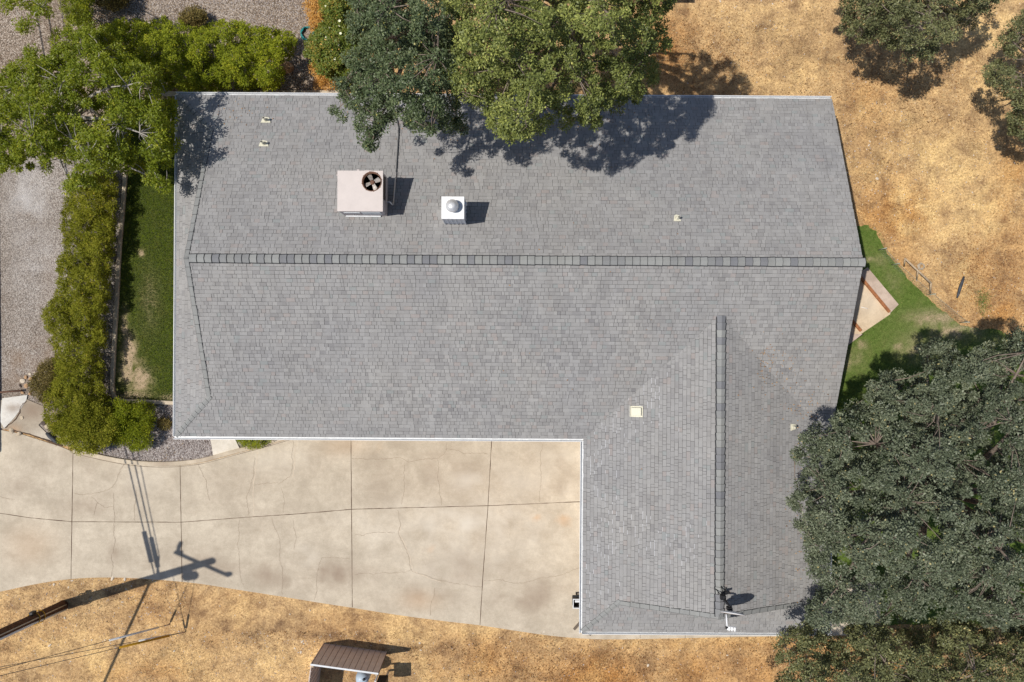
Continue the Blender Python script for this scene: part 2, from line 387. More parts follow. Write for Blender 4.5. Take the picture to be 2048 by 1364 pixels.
# ------------------------------------------------------------------ sheets of ground
def spots(px, py, L):
    v = np.zeros_like(px)
    for (x, y, rx, ry, a) in L:
        v = np.maximum(v, a*np.exp(-(((px-x)/rx)**2 + ((py-y)/ry)**2)))
    return v
def set_mask(me, fn):
    n = len(me.vertices); co = np.empty(n*3, np.float32); me.vertices.foreach_get('co', co); co = co.reshape(-1, 3).astype(float)
    px, py = toPx(co[:, 0], co[:, 1])
    r, g, b = fn(px, py, co[:, 0], co[:, 1])
    a = me.attributes.new('mask', 'FLOAT_COLOR', 'POINT')
    arr = np.stack([r, g, b, np.ones(n)], -1).astype(np.float32); a.data.foreach_set('color', np.clip(arr, 0, 1).ravel())
def rough_edge(P, amp, step=0.12, seed=0):
    """subdivide a world polygon and jitter its outline"""
    out = []
    for i, a in enumerate(P):
        b = P[(i+1) % len(P)]; L = (b-a).length; n = max(1, int(L/step))
        d = (b-a)/max(L, 1e-6); nrm = Vector((-d.y, d.x, 0))
        for k in range(n):
            p = a + (b-a)*k/n
            j = (float(fbm(np.array([p.x*2.1]), np.array([p.y*2.1]), seed)[0]) - 0.5)*2 + (random.random()-0.5)*0.7
            out.append(p + nrm*amp*j)
    return out
def smooth_poly(pts, n=6, closed=False):
    """Catmull-Rom through pixel points"""
    P = [np.array(p, float) for p in pts]; out = []; m = len(P)
    rngi = range(m if closed else m-1)
    for i in rngi:
        p0 = P[(i-1) % m] if (closed or i > 0) else P[i]; p1 = P[i]; p2 = P[(i+1) % m]
        p3 = P[(i+2) % m] if (closed or i+2 < m) else p2
        for k in range(n):
            t = k/n
            out.append(tuple(0.5*((2*p1)+(-p0+p2)*t+(2*p0-5*p1+4*p2-p3)*t*t+(-p0+3*p1-3*p2+p3)*t**3)))
    if not closed: out.append(tuple(P[-1]))
    return out
def sheet(name, poly_px, z, mat, fn=None, cell=0.0, jit=0.0, kind='structure', seed=0, thick=0.0):
    P = [G(x, y, 0) for x, y in poly_px]
    if jit > 0: P = rough_edge(P, jit, seed=seed)
    bm = bmesh.new(); vs = [bm.verts.new((p.x, p.y, z)) for p in P]; f = bm.faces.new(vs)
    if f.normal.z < 0 or f.calc_area() == 0: pass
    bm.normal_update()
    if f.normal.z < 0: f.normal_flip()
    bmesh.ops.triangulate(bm, faces=list(bm.faces))
    if cell > 0:
        xs = [p.x for p in P]; ys = [p.y for p in P]
        for ax, lo, hi in ((0, min(xs), max(xs)), (1, min(ys), max(ys))):
            t = lo + cell
            while t < hi:
                co = (t, 0, 0) if ax == 0 else (0, t, 0); no = (1, 0, 0) if ax == 0 else (0, 1, 0)
                bmesh.ops.bisect_plane(bm, geom=list(bm.verts)+list(bm.edges)+list(bm.faces), plane_co=co, plane_no=no)
                t += cell
    if thick > 0:
        be = [e for e in bm.edges if e.is_boundary]
        r = bmesh.ops.extrude_edge_only(bm, edges=be)
        nv = [g for g in r['geom'] if isinstance(g, bmesh.types.BMVert)]
        for v in nv: v.co.z = z - thick
    me = bpy.data.meshes.new(name); bm.to_mesh(me); bm.free(); mats(me, mat)
    set_mask(me, fn or (lambda px, py, x, y: (0*px, 0*px, 0*px)))
    o = link(name, me)
    if kind: o['kind'] = kind
    return o
def inpoly(px, py, poly):
    ins = np.zeros(px.shape, bool); m = len(poly)
    for i in range(m):
        x0, y0 = poly[i]; x1, y1 = poly[(i+1) % m]
        c = ((y0 > py) != (y1 > py)) & (px < (x1-x0)*(py-y0)/((y1-y0) if y1 != y0 else 1e-9) + x0)
        ins ^= c
    return ins
def polydist(px, py, poly):
    d = np.full(px.shape, 1e9); m = len(poly)
    for i in range(m):
        x0, y0 = poly[i]; x1, y1 = poly[(i+1) % m]
        dx, dy = x1-x0, y1-y0; L = dx*dx+dy*dy+1e-9
        t = np.clip(((px-x0)*dx+(py-y0)*dy)/L, 0, 1)
        d = np.minimum(d, np.hypot(px-(x0+t*dx), py-(y0+t*dy)))
    return d

# base ground: fine in the middle, coarse out to the horizon
def axis(a, b, step, far):
    c = list(np.arange(a, b+1e-6, step)); o = [a-3, a-10, a-40, -far]; p = [b+3, b+10, b+40, far]
    return np.array(sorted(o) + c + p)
def build_ground():
    X = axis(-26, 26, 0.25, 900); Y = axis(-18, 18, 0.25, 900)
    nx, ny = len(X), len(Y); gx, gy = np.meshgrid(X, Y)
    z = np.zeros_like(gx)
    V = np.stack([gx, gy, z], -1).reshape(-1, 3)
    idx = np.arange(nx*ny).reshape(ny, nx)
    F = np.stack([idx[:-1, :-1], idx[:-1, 1:], idx[1:, 1:], idx[1:, :-1]], -1).reshape(-1, 4)
    me = bpy.data.meshes.new('ground'); me.from_pydata(V.tolist(), [], F.tolist()); me.update()
    mats(me, 'ground')
    def fn(px, py, x, y):
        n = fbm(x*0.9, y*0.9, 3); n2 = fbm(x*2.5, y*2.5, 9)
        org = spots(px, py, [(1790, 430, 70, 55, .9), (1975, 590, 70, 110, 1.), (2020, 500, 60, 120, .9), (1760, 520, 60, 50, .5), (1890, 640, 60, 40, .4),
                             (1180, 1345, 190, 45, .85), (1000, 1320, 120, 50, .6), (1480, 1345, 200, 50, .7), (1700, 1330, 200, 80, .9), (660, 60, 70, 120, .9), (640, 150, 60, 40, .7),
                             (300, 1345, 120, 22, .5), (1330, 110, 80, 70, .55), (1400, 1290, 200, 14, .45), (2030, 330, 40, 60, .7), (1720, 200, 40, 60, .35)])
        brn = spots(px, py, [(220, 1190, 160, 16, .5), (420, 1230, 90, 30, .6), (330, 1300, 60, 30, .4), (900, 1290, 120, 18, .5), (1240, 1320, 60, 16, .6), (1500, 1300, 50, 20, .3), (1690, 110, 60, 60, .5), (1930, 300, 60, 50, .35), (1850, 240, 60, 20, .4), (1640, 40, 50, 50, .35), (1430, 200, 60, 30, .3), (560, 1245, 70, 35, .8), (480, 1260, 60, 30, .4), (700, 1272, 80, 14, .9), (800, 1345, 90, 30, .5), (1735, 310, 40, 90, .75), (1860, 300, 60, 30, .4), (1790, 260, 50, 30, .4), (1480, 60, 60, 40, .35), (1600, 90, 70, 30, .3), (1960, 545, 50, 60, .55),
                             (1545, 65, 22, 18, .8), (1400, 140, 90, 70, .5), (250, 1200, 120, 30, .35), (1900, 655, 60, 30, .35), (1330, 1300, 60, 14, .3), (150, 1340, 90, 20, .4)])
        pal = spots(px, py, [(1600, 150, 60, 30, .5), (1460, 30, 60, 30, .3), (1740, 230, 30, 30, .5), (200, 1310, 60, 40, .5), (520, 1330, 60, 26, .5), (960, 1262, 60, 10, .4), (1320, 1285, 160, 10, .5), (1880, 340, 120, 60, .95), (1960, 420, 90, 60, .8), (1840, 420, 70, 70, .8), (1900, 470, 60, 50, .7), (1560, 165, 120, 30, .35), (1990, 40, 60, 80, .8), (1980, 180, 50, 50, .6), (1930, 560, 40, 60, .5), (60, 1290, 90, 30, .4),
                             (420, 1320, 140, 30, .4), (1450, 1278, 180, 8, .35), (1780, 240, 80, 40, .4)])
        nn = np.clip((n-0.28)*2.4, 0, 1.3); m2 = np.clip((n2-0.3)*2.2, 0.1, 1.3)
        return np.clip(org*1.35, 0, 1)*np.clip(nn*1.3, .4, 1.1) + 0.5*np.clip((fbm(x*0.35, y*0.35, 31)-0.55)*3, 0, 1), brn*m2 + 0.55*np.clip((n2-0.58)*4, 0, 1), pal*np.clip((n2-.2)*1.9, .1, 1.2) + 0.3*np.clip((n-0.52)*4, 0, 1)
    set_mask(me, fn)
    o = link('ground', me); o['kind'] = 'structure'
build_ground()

P_GRAVEL_L = [(-60, 300), (130, 300), (260, 180), (352, 186), (360, 500), (352, 806), (352, 870), (300, 930), (200, 912), (120, 888), (60, 866), (-60, 850)]
sheet('gravel', P_GRAVEL_L, 0.004, 'gravel', lambda px, py, x, y: (
    spots(px, py, [(60, 735, 60, 50, .75), (100, 640, 16, 140, .4), (180, 820, 120, 60, .5), (300, 200, 120, 60, .8)])*np.clip((fbm(x*3, y*3, 5)-.2)*2.2, 0, 1.2),
    0*px, spots(px, py, [(55, 400, 40, 60, .95), (65, 500, 50, 90, .45)])*np.clip((fbm(x*3, y*3, 6)-.15)*2, 0, 1.2)), 0.25, 0.05)
sheet('gravel_path', [(-60, -60), (180, -60), (178, 40), (120, 130), (140, 310), (-60, 310)], 0.008, 'gravel_tan', lambda px, py, x, y: (spots(px, py, [(60, 200, 60, 60, .3)]), 0*px, 0*px), 0.3, 0.05)
sheet('gravel_yard', [(172, -60), (650, -60), (640, 60), (625, 200), (330, 215), (110, 320), (118, 130)], 0.006, 'gravel_tan', lambda px, py, x, y: (
    spots(px, py, [(200, 30, 40, 30, .6), (590, 120, 30, 60, .45), (400, 178, 220, 12, .8), (640, 40, 30, 80, .9)])*np.clip((fbm(x*3, y*3, 5)-.2)*2.2, 0, 1.2), 0*px, 0*px), 0.25, 0.08)
sheet('gravel_bed', [(190, 905), (240, 800), (420, 800), (590, 800), (590, 872), (540, 884), (470, 903), (400, 920), (330, 928), (260, 922)], 0.008, 'bed')

# driveway
low = [(-60, 1192), (0, 1183), (60, 1170), (120, 1160), (180, 1155), (250, 1155), (330, 1160), (400, 1167), (470, 1178), (560, 1192), (640, 1205), (705, 1215), (800, 1230), (900, 1243), (960, 1250), (1080, 1268), (1160, 1276), (1240, 1278), (1440, 1274), (1760, 1269)]
curb = [(150, 905), (200, 917), (260, 928), (330, 932), (400, 926), (470, 908), (540, 889), (590, 874)]
low_s = smooth_poly(low, 3)
curb_s = smooth_poly(curb, 4)
drive_poly = low_s + [(1760, 1165), (1230, 1165), (1230, 830), (590, 830)] + curb_s[::-1] + [(122, 893), (40, 867), (0, 859), (-60, 848)]
def drive_mask(px, py, x, y):
    n = np.clip((fbm(x*1.6, y*1.6, 21, 5)-.28)*3.2, .25, 1.3)
    st = 1.15*spots(px, py, [(720, 1150, 50, 20, .5), (610, 1165, 50, 16, .6), (980, 1090, 40, 30, .3), (1120, 950, 30, 50, .35), (430, 980, 60, 50, .2), (330, 1120, 60, 20, .25), (760, 920, 50, 30, .25), (880, 910, 40, 20, .35), (200, 940, 40, 30, .25), (645, 1150, 70, 28, .95), (560, 1150, 60, 24, .65), (420, 1130, 90, 30, .35), (890, 950, 90, 40, .35), (930, 1140, 80, 40, .45), (1060, 1190, 80, 45, .55), (850, 1190, 80, 30, .42),
                         (1080, 930, 40, 40, .4), (760, 965, 60, 45, .22), (620, 930, 60, 40, .25), (170, 1015, 50, 22, .4), (30, 960, 40, 50, .3), (110, 910, 50, 30, .4), (540, 1040, 120, 40, .2), (470, 960, 120, 30, .22), (230, 1105, 12, 22, .6), (225, 985, 60, 12, .2), (800, 940, 70, 60, .25), (1000, 1130, 60, 20, .3)])
    og = spots(px, py, [(1072, 1035, 8, 6, .8), (1128, 1040, 13, 8, .75), (860, 1095, 6, 5, .6), (762, 892, 7, 5, .5), (840, 1200, 40, 20, .3), (60, 1090, 50, 40, .25), (690, 890, 50, 20, .25), (1000, 1000, 200, 120, .1)])
    wh = spots(px, py, [(900, 1100, 170, 90, .35), (1050, 980, 110, 60, .4), (560, 920, 90, 30, .3), (760, 1060, 70, 40, .4), (680, 1040, 60, 14, .4), (930, 1050, 110, 40, .75), (960, 960, 70, 20, .6), (1050, 1060, 90, 60, .5), (300, 960, 70, 30, .3), (600, 1110, 40, 20, .6), (850, 1010, 80, 16, .4), (1120, 900, 50, 30, .4), (1110, 1000, 40, 10, .3), (80, 1100, 80, 40, .1)])
    return st*n, og, wh*np.clip((fbm(x*2.3, y*2.3, 23, 5)-.25)*2.3, 0, 1.2)
drive = sheet('driveway', drive_poly, 0.030, 'concrete', drive_mask, 0.2, 0.0, thick=0.06)

def ribbon(bm, pts_px, wid, z, mi, wob=0.0, step=0.09):
    P = [G(x, y, 0) for x, y in pts_px]; L = []
    for a, b in zip(P[:-1], P[1:]):
        n = max(1, int((b-a).length/step))
        L += [a + (b-a)*k/n for k in range(n)]
    L.append(P[-1])
    prev = None
    for i, p in enumerate(L):
        d = (L[min(i+1, len(L)-1)] - L[max(i-1, 0)]); d.normalize(); nr = Vector((-d.y, d.x, 0))
        o = nr*((random.random()-0.5)*wob + (wob*7*(float(fbm(np.array([p.x*2.3]), np.array([p.y*2.3]), 55, 4)[0])-.5) if wob > .012 else 0)) if wob else Vector((0, 0, 0))
        wv = wid*(0.55+0.9*random.random() if wob else 1)
        a = bm.verts.new((p.x+o.x+nr.x*wv/2, p.y+o.y+nr.y*wv/2, z)); b = bm.verts.new((p.x+o.x-nr.x*wv/2, p.y+o.y-nr.y*wv/2, z))
        if prev: bm.faces.new((prev[0], prev[1], b, a)).material_index = mi
        prev = (a, b)
bm = bmesh.new()
JW = 0.020
for j in ([(-60, 1017), (0, 1026), (60, 1035), (145, 1043), (365, 1044), (480, 1035), (600, 1027), (705, 1018), (975, 1011), (1230, 1000)], [(147, 905), (143, 1158)], [(361, 931), (365, 1163)],
          [(702, 850), (705, 1214)], [(985, 850), (976, 1011), (966, 1150), (960, 1249)]):
    ribbon(bm, j, JW, 0.034 + 0.0005*random.random(), 0, 0.006, 0.2)
ribbon(bm, [(x+1, y+2) for x, y in curb_s], 0.012, 0.0345, 0, 0.004, 0.2)
for xx in (1280, 1370, 1460, 1540): ribbon(bm, [(xx, 1262), (xx, 1276)], 0.012, 0.034, 0)
CR = [[(150, 987), (200, 986), (225, 975), (235, 955), (247, 925)], [(183, 993), (195, 1005), (210, 1013), (228, 1013)], [(195, 1005), (188, 1030)], [(228, 985), (230, 1025), (231, 1080), (224, 1120), (226, 1155)],
      [(270, 980), (272, 1040)], [(511, 915), (503, 970), (495, 990), (497, 1030)], [(585, 880), (588, 920), (580, 950), (560, 965), (510, 968)], [(560, 975), (568, 1005), (568, 1025)],
      [(480, 1040), (478, 1090), (482, 1120), (485, 1170)], [(545, 1035), (555, 1065), (562, 1100), (565, 1190)], [(628, 1200), (632, 1180), (640, 1130), (645, 1115), (700, 1113)],
      [(704, 917), (760, 918), (800, 913), (820, 920), (850, 918), (878, 916), (895, 900), (930, 905), (955, 906), (975, 910)], [(895, 900), (896, 885)], [(876, 918), (876, 940), (880, 985), (883, 1010)],
      [(1083, 888), (1080, 940), (1082, 970), (1078, 1003)], [(795, 1020), (798, 1050), (794, 1065), (815, 1110), (824, 1140), (850, 1150), (880, 1162), (910, 1166), (966, 1173)],
      [(824, 1140), (800, 1145), (735, 1147), (710, 1150)], [(710, 1070), (750, 1066), (790, 1068)], [(870, 1175), (865, 1210), (860, 1232)], [(968, 1160), (1045, 1165), (1080, 1155), (1130, 1148), (1160, 1137)], [(812, 930), (808, 970), (803, 1008)],
      [(0, 990), (30, 1000)], [(585, 1040), (592, 1075), (590, 1100)], [(395, 930), (412, 960), (420, 1000)]]
for c in CR: ribbon(bm, c, 0.010, 0.034, 1, 0.03, .05)
for c in ([(517, 905), (507, 970), (509, 1030)], [(590, 885), (592, 920), (584, 952)], [(800, 1050), (797, 1065), (818, 1110), (827, 1138)], [(826, 1141), (852, 1153), (882, 1165)]):
    ribbon(bm, c, 0.02, 0.0335, 2, 0.02)
me = bpy.data.meshes.new('joints_and_cracks'); bm.to_mesh(me); bm.free(); mats(me, ['joint', 'crack', 'crackpale'])
o = link('driveway_joints', me, drive)

# kerbs
def kerb(name, pts_px, wid, h, z0=0.0, mat='kerb', joints=True):
    P = [G(x, y, 0) for x, y in pts_px]; bm = bmesh.new(); prev = None
    for i, p in enumerate(P):
        d = (P[min(i+1, len(P)-1)] - P[max(i-1, 0)]); d.normalize(); nr = Vector((-d.y, d.x, 0))*wid/2
        c = 0.012; k = nr*(1-2*c/wid)
        ring = [bm.verts.new((p.x+nr.x, p.y+nr.y, z0)), bm.verts.new((p.x+nr.x, p.y+nr.y, z0+h-c)), bm.verts.new((p.x+k.x, p.y+k.y, z0+h)),
                bm.verts.new((p.x-k.x, p.y-k.y, z0+h)), bm.verts.new((p.x-nr.x, p.y-nr.y, z0+h-c)), bm.verts.new((p.x-nr.x, p.y-nr.y, z0))]
        if prev:
            for k2 in range(5): bm.faces.new((prev[k2], prev[k2+1], ring[k2+1], ring[k2]))
        else: bm.faces.new(ring)
        prev = ring
    bm.faces.new(prev[::-1])
    bmesh.ops.recalc_face_normals(bm, faces=bm.faces)
    me = bpy.data.meshes.new(name); bm.to_mesh(me); bm.free(); mats(me, mat)
    set_mask(me, lambda px, py, x, y: (0.8*np.clip((fbm(x*1.5, y*1.5, 77)-.45)*3, 0, 1), 0*px, 0*px))
    return link(name, me)
o = kerb('concrete_edging', smooth_poly([(c[0]-1, c[1]-5) for c in curb], 5), 0.16, 0.11, 0.0); o['kind'] = 'structure'
k1 = kerb('lawn_edging', smooth_poly([(254, 335), (247, 430), (241, 500), (236, 600), (230, 700), (227, 770), (230, 790), (244, 800), (300, 803), (360, 806)], 5), 0.14, 0.12)
k1['kind'] = 'structure'
k2 = kerb('house_edging', [(300, 188), (400, 189), (520, 187), (690, 186)], 0.16, 0.10); k2['kind'] = 'structure'

sheet('walkway', [(416, 840), (452, 840), (484, 904), (428, 914)], 0.05, 'walk', None, 0, 0, thick=0.05)
sheet('old_slab', [(14, 800), (50, 792), (56, 800), (88, 812), (92, 836), (78, 850), (96, 868), (104, 880), (60, 868), (4, 856), (-60, 850), (-60, 800)], 0.035, 'slab_old', lambda px, py, x, y: (
    spots(px, py, [(65, 820, 22, 18, 1.), (30, 850, 20, 8, .4)]), spots(px, py, [(28, 862, 14, 10, .5)]), spots(px, py, [(85, 870, 25, 14, .5)])), 0.12, 0.02, thick=0.04)
sheet('concrete_patch', [(6, 796), (56, 790), (54, 800), (46, 812), (40, 822), (28, 838), (10, 856), (2, 842)], 0.048, 'slab_white', lambda px, py, x, y: (
    spots(px, py, [(27, 816, 14, 9, .85), (38, 812, 8, 5, .8)]), 0*px, 0*px), 0.1, 0.015, thick=0.02)
LAWN_L = [(256, 200), (372, 200), (372, 803), (250, 799), (234, 792), (231, 770), (234, 700), (239, 600), (244, 500), (250, 430), (256, 340)]
sheet('lawn', LAWN_L, 0.020, 'lawn', lambda px, py, x, y: (
    spots(px, py, [(258, 700, 16, 30, 1.), (262, 745, 22, 30, 1.), (280, 760, 22, 22, 1.), (250, 650, 8, 30, .9), (283, 505, 6, 8, .8), (292, 755, 10, 8, 1.), (300, 600, 20, 60, .25), (256, 790, 40, 8, .8), (345, 795, 30, 6, .6)])*np.clip((fbm(x*5, y*5, 8)-.1)*3, 0, 1.6), 0*px, 0*px), 0.1)
LAWN_R = [(1640, 455), (1735, 452), (1752, 462), (1770, 500), (1780, 515), (1800, 540), (1850, 590), (1905, 640), (1940, 656), (1990, 660), (2040, 680), (2090, 720), (2090, 1250), (1560, 1250), (1560, 500)]
sheet('lawn_patch', LAWN_R, 0.006, 'lawn2', lambda px, py, x, y: (
    np.maximum(spots(px, py, [(1740, 520, 14, 6, .8), (1845, 695, 50, 30, .75), (1798, 690, 12, 12, .9), (1725, 690, 10, 8, .9), (1880, 640, 60, 20, .9), (1760, 525, 30, 14, .4), (1700, 720, 30, 20, .5), (1825, 705, 14, 10, .9), (1910, 660, 50, 24, .9), (1785, 560, 14, 30, .35), (1990, 680, 30, 20, .3)]), 0)*np.clip((fbm(x*4, y*4, 8)-.15)*2, 0, 1.3), 0*px, 0*px), 0.15, 0.10, seed=4)
sheet('patio', [(1640, 520), (1722, 545), (1780, 628), (1706, 678), (1690, 690), (1640, 690)], 0.04, 'patio', lambda px, py, x, y: (spots(px, py, [(1727, 618, 6, 8, .25)]), 0*px, spots(px, py, [(1740, 600, 30, 40, .4)])), 0.15, 0.0, thick=0.04)
sheet('patio_border', [(1734, 535), (1796, 609), (1779, 626), (1716, 546)], 0.048, 'stone_path', None, 0, 0, thick=0.05)
sheet('patio_border', [(1690, 660), (1704, 668), (1727, 668), (1724, 668), (1702, 685), (1680, 700)], 0.049, 'stone_path', None, 0, 0, thick=0.05)

# loose material: straw, litter, grass, bed stones (uncountable: one object of each)
def blades(name, poly, n, ln, wd, up, mat, tfn, keep=None, z=0.01, seed=1):
    r = np.random.default_rng(seed)
    xs = [p[0] for p in poly]; ys = [p[1] for p in poly]
    px = r.uniform(min(xs), max(xs), n); py = r.uniform(min(ys), max(ys), n)
    k = inpoly(px, py, poly); px, py = px[k], py[k]
    if keep is not None:
        k = r.random(len(px)) < keep(px, py); px, py = px[k], py[k]
    b = Gn(px, py, np.full_like(px, z)); m = len(px)
    a = r.uniform(0, 2*PI, m); L = ln*r.uniform(.5, 1.4, m); W = wd*r.uniform(.6, 1.4, m); u = up*r.uniform(0, 1, m)
    d = np.stack([np.cos(a), np.sin(a), 0*a], -1); s = np.stack([-np.sin(a), np.cos(a), 0*a], -1)
    tip = b + d*(L*np.cos(u))[:, None]; tip[:, 2] += L*np.sin(u) + 0.004
    mid = (b+tip)/2; mid[:, 2] += 0.15*L*np.sin(u)
    V = np.stack([b, mid + s*W[:, None]/2, tip, mid - s*W[:, None]/2], 1)
    o = link(name, quads_mesh(name, V, tfn(px, py, r), mat)); o['kind'] = 'stuff'; return o
BIG = [(-80, -80), (2130, -80), (2130, 1440), (-80, 1440)]
def dry_keep(px, py):
    out = (inpoly(px, py, drive_poly) | inpoly(px, py, P_GRAVEL_L) | (px < 640) & (py < 870) | (px > 370) & (px < 1640) & (py > 200) & (py < 1262) | inpoly(px, py, LAWN_R) | (px < 640) & (py < 210))
    x, y, _ = [Gn(px, py, 0*px)[:, i] for i in range(3)]
    return np.where(out, 0, np.clip((fbm(x*0.8, y*0.8, 14)-.2)*1.8, .12, 1)*(1-.9*np.clip(spots(px, py, [(1790, 430, 70, 55, .9), (1975, 590, 70, 110, 1.), (2020, 500, 60, 120, .9), (1180, 1345, 190, 45, .9), (1480, 1345, 200, 50, .8), (1000, 1320, 120, 50, .7), (1760, 350, 50, 90, .7), (1700, 1330, 200, 80, .9), (560, 1245, 70, 35, .8), (1440, 1283, 220, 14, .8)]), 0, 1)))
blades('dry_grass', BIG, 260000, 0.095, 0.011, 0.6, 'straw', lambda px, py, r: np.clip(r.beta(1.0, 1.0, len(px))*.85 + .3*(fbm(px*.02, py*.02, 66)-.4) + .25*spots(px, py, [(1880, 340, 120, 60, 1), (1960, 420, 90, 60, 1), (1850, 430, 90, 80, 1), (1900, 470, 70, 50, 1)]), 0, 1), dry_keep, 0.006, 3)
lit_sp = [(1180, 1345, 170, 40, .9), (1700, 1330, 200, 80, .9), (1985, 580, 70, 100, 1.), (1790, 430, 60, 50, .7), (650, 60, 50, 120, .9), (1400, 120, 100, 80, .8), (560, 1245, 70, 30, .6), (1800, 150, 160, 60, .5), (990, 1320, 100, 40, .5), (1900, 645, 60, 20, .5), (1950, 530, 80, 60, .6)]
blades('leaf_litter', BIG, 300000, 0.05, 0.03, 0.5, 'litter', lambda px, py, r: r.beta(1.6, 2, len(px)), lambda px, py: np.where(dry_keep(px, py) > 0, spots(px, py, lit_sp), 0), 0.01, 4)
blades('dry_weeds', BIG, 420000, 0.10, 0.016, 1.1, 'litter', lambda px, py, r: r.beta(1, 3.2, len(px)), lambda px, py: np.where(dry_keep(px, py) > 0, np.clip((fbm(px*.11, py*.11, 71, 3)-.5)*6, 0, 1)*(.07 + spots(px, py, [(560, 1245, 80, 35, 1.), (700, 1274, 90, 14, 1.), (480, 1262, 60, 30, .7), (870, 1300, 120, 20, .6), (330, 1195, 80, 20, .5), (230, 1200, 60, 20, .5), (1750, 320, 40, 90, .7), (1960, 540, 50, 60, .7), (1650, 1290, 200, 40, .5), (1100, 1345, 150, 30, .7), (1300, 1310, 200, 20, .4), (1900, 650, 60, 20, .6), (1850, 230, 80, 30, .5), (1420, 120, 60, 60, .5)])), 0), 0.008, 9)
blades('lawn_grass', LAWN_L, 60000, 0.055, 0.014, 1.2, 'grassblade', lambda px, py, r: r.beta(2, 2.4, len(px)), lambda px, py: 1-0.93*np.clip(spots(px, py, [(258, 700, 18, 36, 1.6), (262, 745, 26, 36, 1.6), (280, 765, 24, 24, 1.5), (250, 650, 10, 34, 1.2), (292, 755, 12, 10, 1.3), (283, 505, 7, 9, 1)]), 0, 1), 0.02, 5)
blades('lawn_patch_grass', [(x+(8 if x > 1700 and y < 700 else 0), y) for x, y in LAWN_R], 90000, 0.06, 0.010, 1.1, 'grassblade2', lambda px, py, r: r.beta(2, 2, len(px)), lambda px, py: np.where((inpoly(px, py, [(1640, 520), (1734, 535), (1796, 609), (1779, 626), (1690, 690), (1640, 690)])), 0, 1-.8*np.clip(spots(px, py, [(1845, 695, 50, 30, .9), (1890, 645, 60, 20, 1), (1825, 705, 14, 10, 1)]), 0, 1)), 0.008, 6)

blades('grass_tuft', [(1940, 575), (1990, 575), (1990, 635), (1940, 635)], 2600, 0.07, 0.012, 1.1, 'grassblade2', lambda px, py, r: r.beta(2, 2, len(px)), lambda px, py: spots(px, py, [(1966, 602, 11, 22, .9)]), 0.008, 8)
OCT_F = np.array([(0, 1, 4), (1, 2, 4), (2, 3, 4), (3, 0, 4)])
def pebbles(name, poly, n, size, mat='pebble', keep=None, seed=1, z=0.0, beta=(1.3, 1.3)):
    r = np.random.default_rng(seed)
    xs = [p[0] for p in poly]; ys = [p[1] for p in poly]
    px = r.uniform(min(xs), max(xs), n); py = r.uniform(min(ys), max(ys), n)
    k = inpoly(px, py, poly); px, py = px[k], py[k]
    if keep is not None:
        k = r.random(len(px)) < keep(px, py); px, py = px[k], py[k]
    m = len(px); c = Gn(px, py, np.full_like(px, z))
    s = size*r.uniform(.5, 1.5, m)
    ang = r.uniform(0, 2*PI, m)[:, None] + np.array([0, 1.25, 2.5, 3.8, 5.0])[None] + r.uniform(-.25, .25, (m, 5))
    rad = s[:, None]*r.uniform(.7, 1.15, (m, 5))
    ring = np.stack([c[:, None, 0]+rad*np.cos(ang), c[:, None, 1]+rad*np.sin(ang), c[:, None, 2]+0*ang], -1)
    top = c[:, None, :] + np.stack([r.uniform(-.3, .3, m)*s, r.uniform(-.3, .3, m)*s, s*r.uniform(.5, .9, m)], -1)[:, None]
    T = []
    for i in range(5): T.append(np.stack([ring[:, i], ring[:, (i+1) % 5], top[:, 0]], 1))
    V = np.concatenate(T, 0); tint = np.tile(r.beta(*beta, m), 5)
    o = link(name, quads_mesh(name, V, tint, mat, 3)); o['kind'] = 'stuff'; return o
pebbles('bed_stones', [(190, 908), (240, 800), (420, 800), (416, 850), (428, 912), (400, 918), (330, 926), (260, 921)], 16000, 0.022, seed=11, z=0.008)
pebbles('bed_stones_by_path', [(466, 872), (560, 872), (575, 872), (545, 882), (486, 902)], 1800, 0.022, seed=12, z=0.008)
pebbles('loose_stones', BIG, 30000, 0.019, 'pebble', lambda px, py: (dry_keep(px, py) > 0)*(0.25+spots(px, py, [(300, 1230, 250, 70, 1), (620, 1270, 150, 60, .9), (1750, 320, 60, 100, .9), (500, 1240, 120, 60, .9)])), 13, 0.0, (2.6, 1.2))
pebbles('yard_gravel_stones', [(185, -20), (640, -20), (620, 130), (560, 185), (520, 60), (190, 45)], 15000, 0.016, 'pebble', None, 14, 0.006)

# ------------------------------------------------------------------ house
XL, XR, YN, YS = -11.46, 10.87, 8.33, -3.32
WX0, WX1, WY = 2.46, 10.87, -9.90
ZE, S = 2.70, 0.37
YR = (YN+YS)/2; ZR = ZE + S*(YN-YR)
WXR = (WX0+WX1)/2; ZW = ZE + S*(WXR-WX0)
XG = -10.06      # left gable rake plane
YG = -8.70       # wing gable rake plane
house = empty('house', (0, 2.5, 0), 'single storey house with grey shingle roof in an L shape and white gutters', 'house')
cosp = 1/math.sqrt(1+S*S); sinp = S*cosp
class Slope:
    def __init__(s, org, U, down):
        """org: point on the eave; U along eave; 'down' horizontal unit vector pointing downslope"""
        s.o = np.array(org, float); s.U = np.array(U, float)
        d = np.array(down, float); s.V = np.array([-d[0]*cosp, -d[1]*cosp, sinp]); s.N = np.array([d[0]*sinp, d[1]*sinp, cosp])
    def P(s, u, v, h): return s.o + np.multiply.outer(u, s.U) + np.multiply.outer(v, s.V) + np.multiply.outer(h, s.N)
EXPO = 0.127
shV, shT, dkV = [], [], []
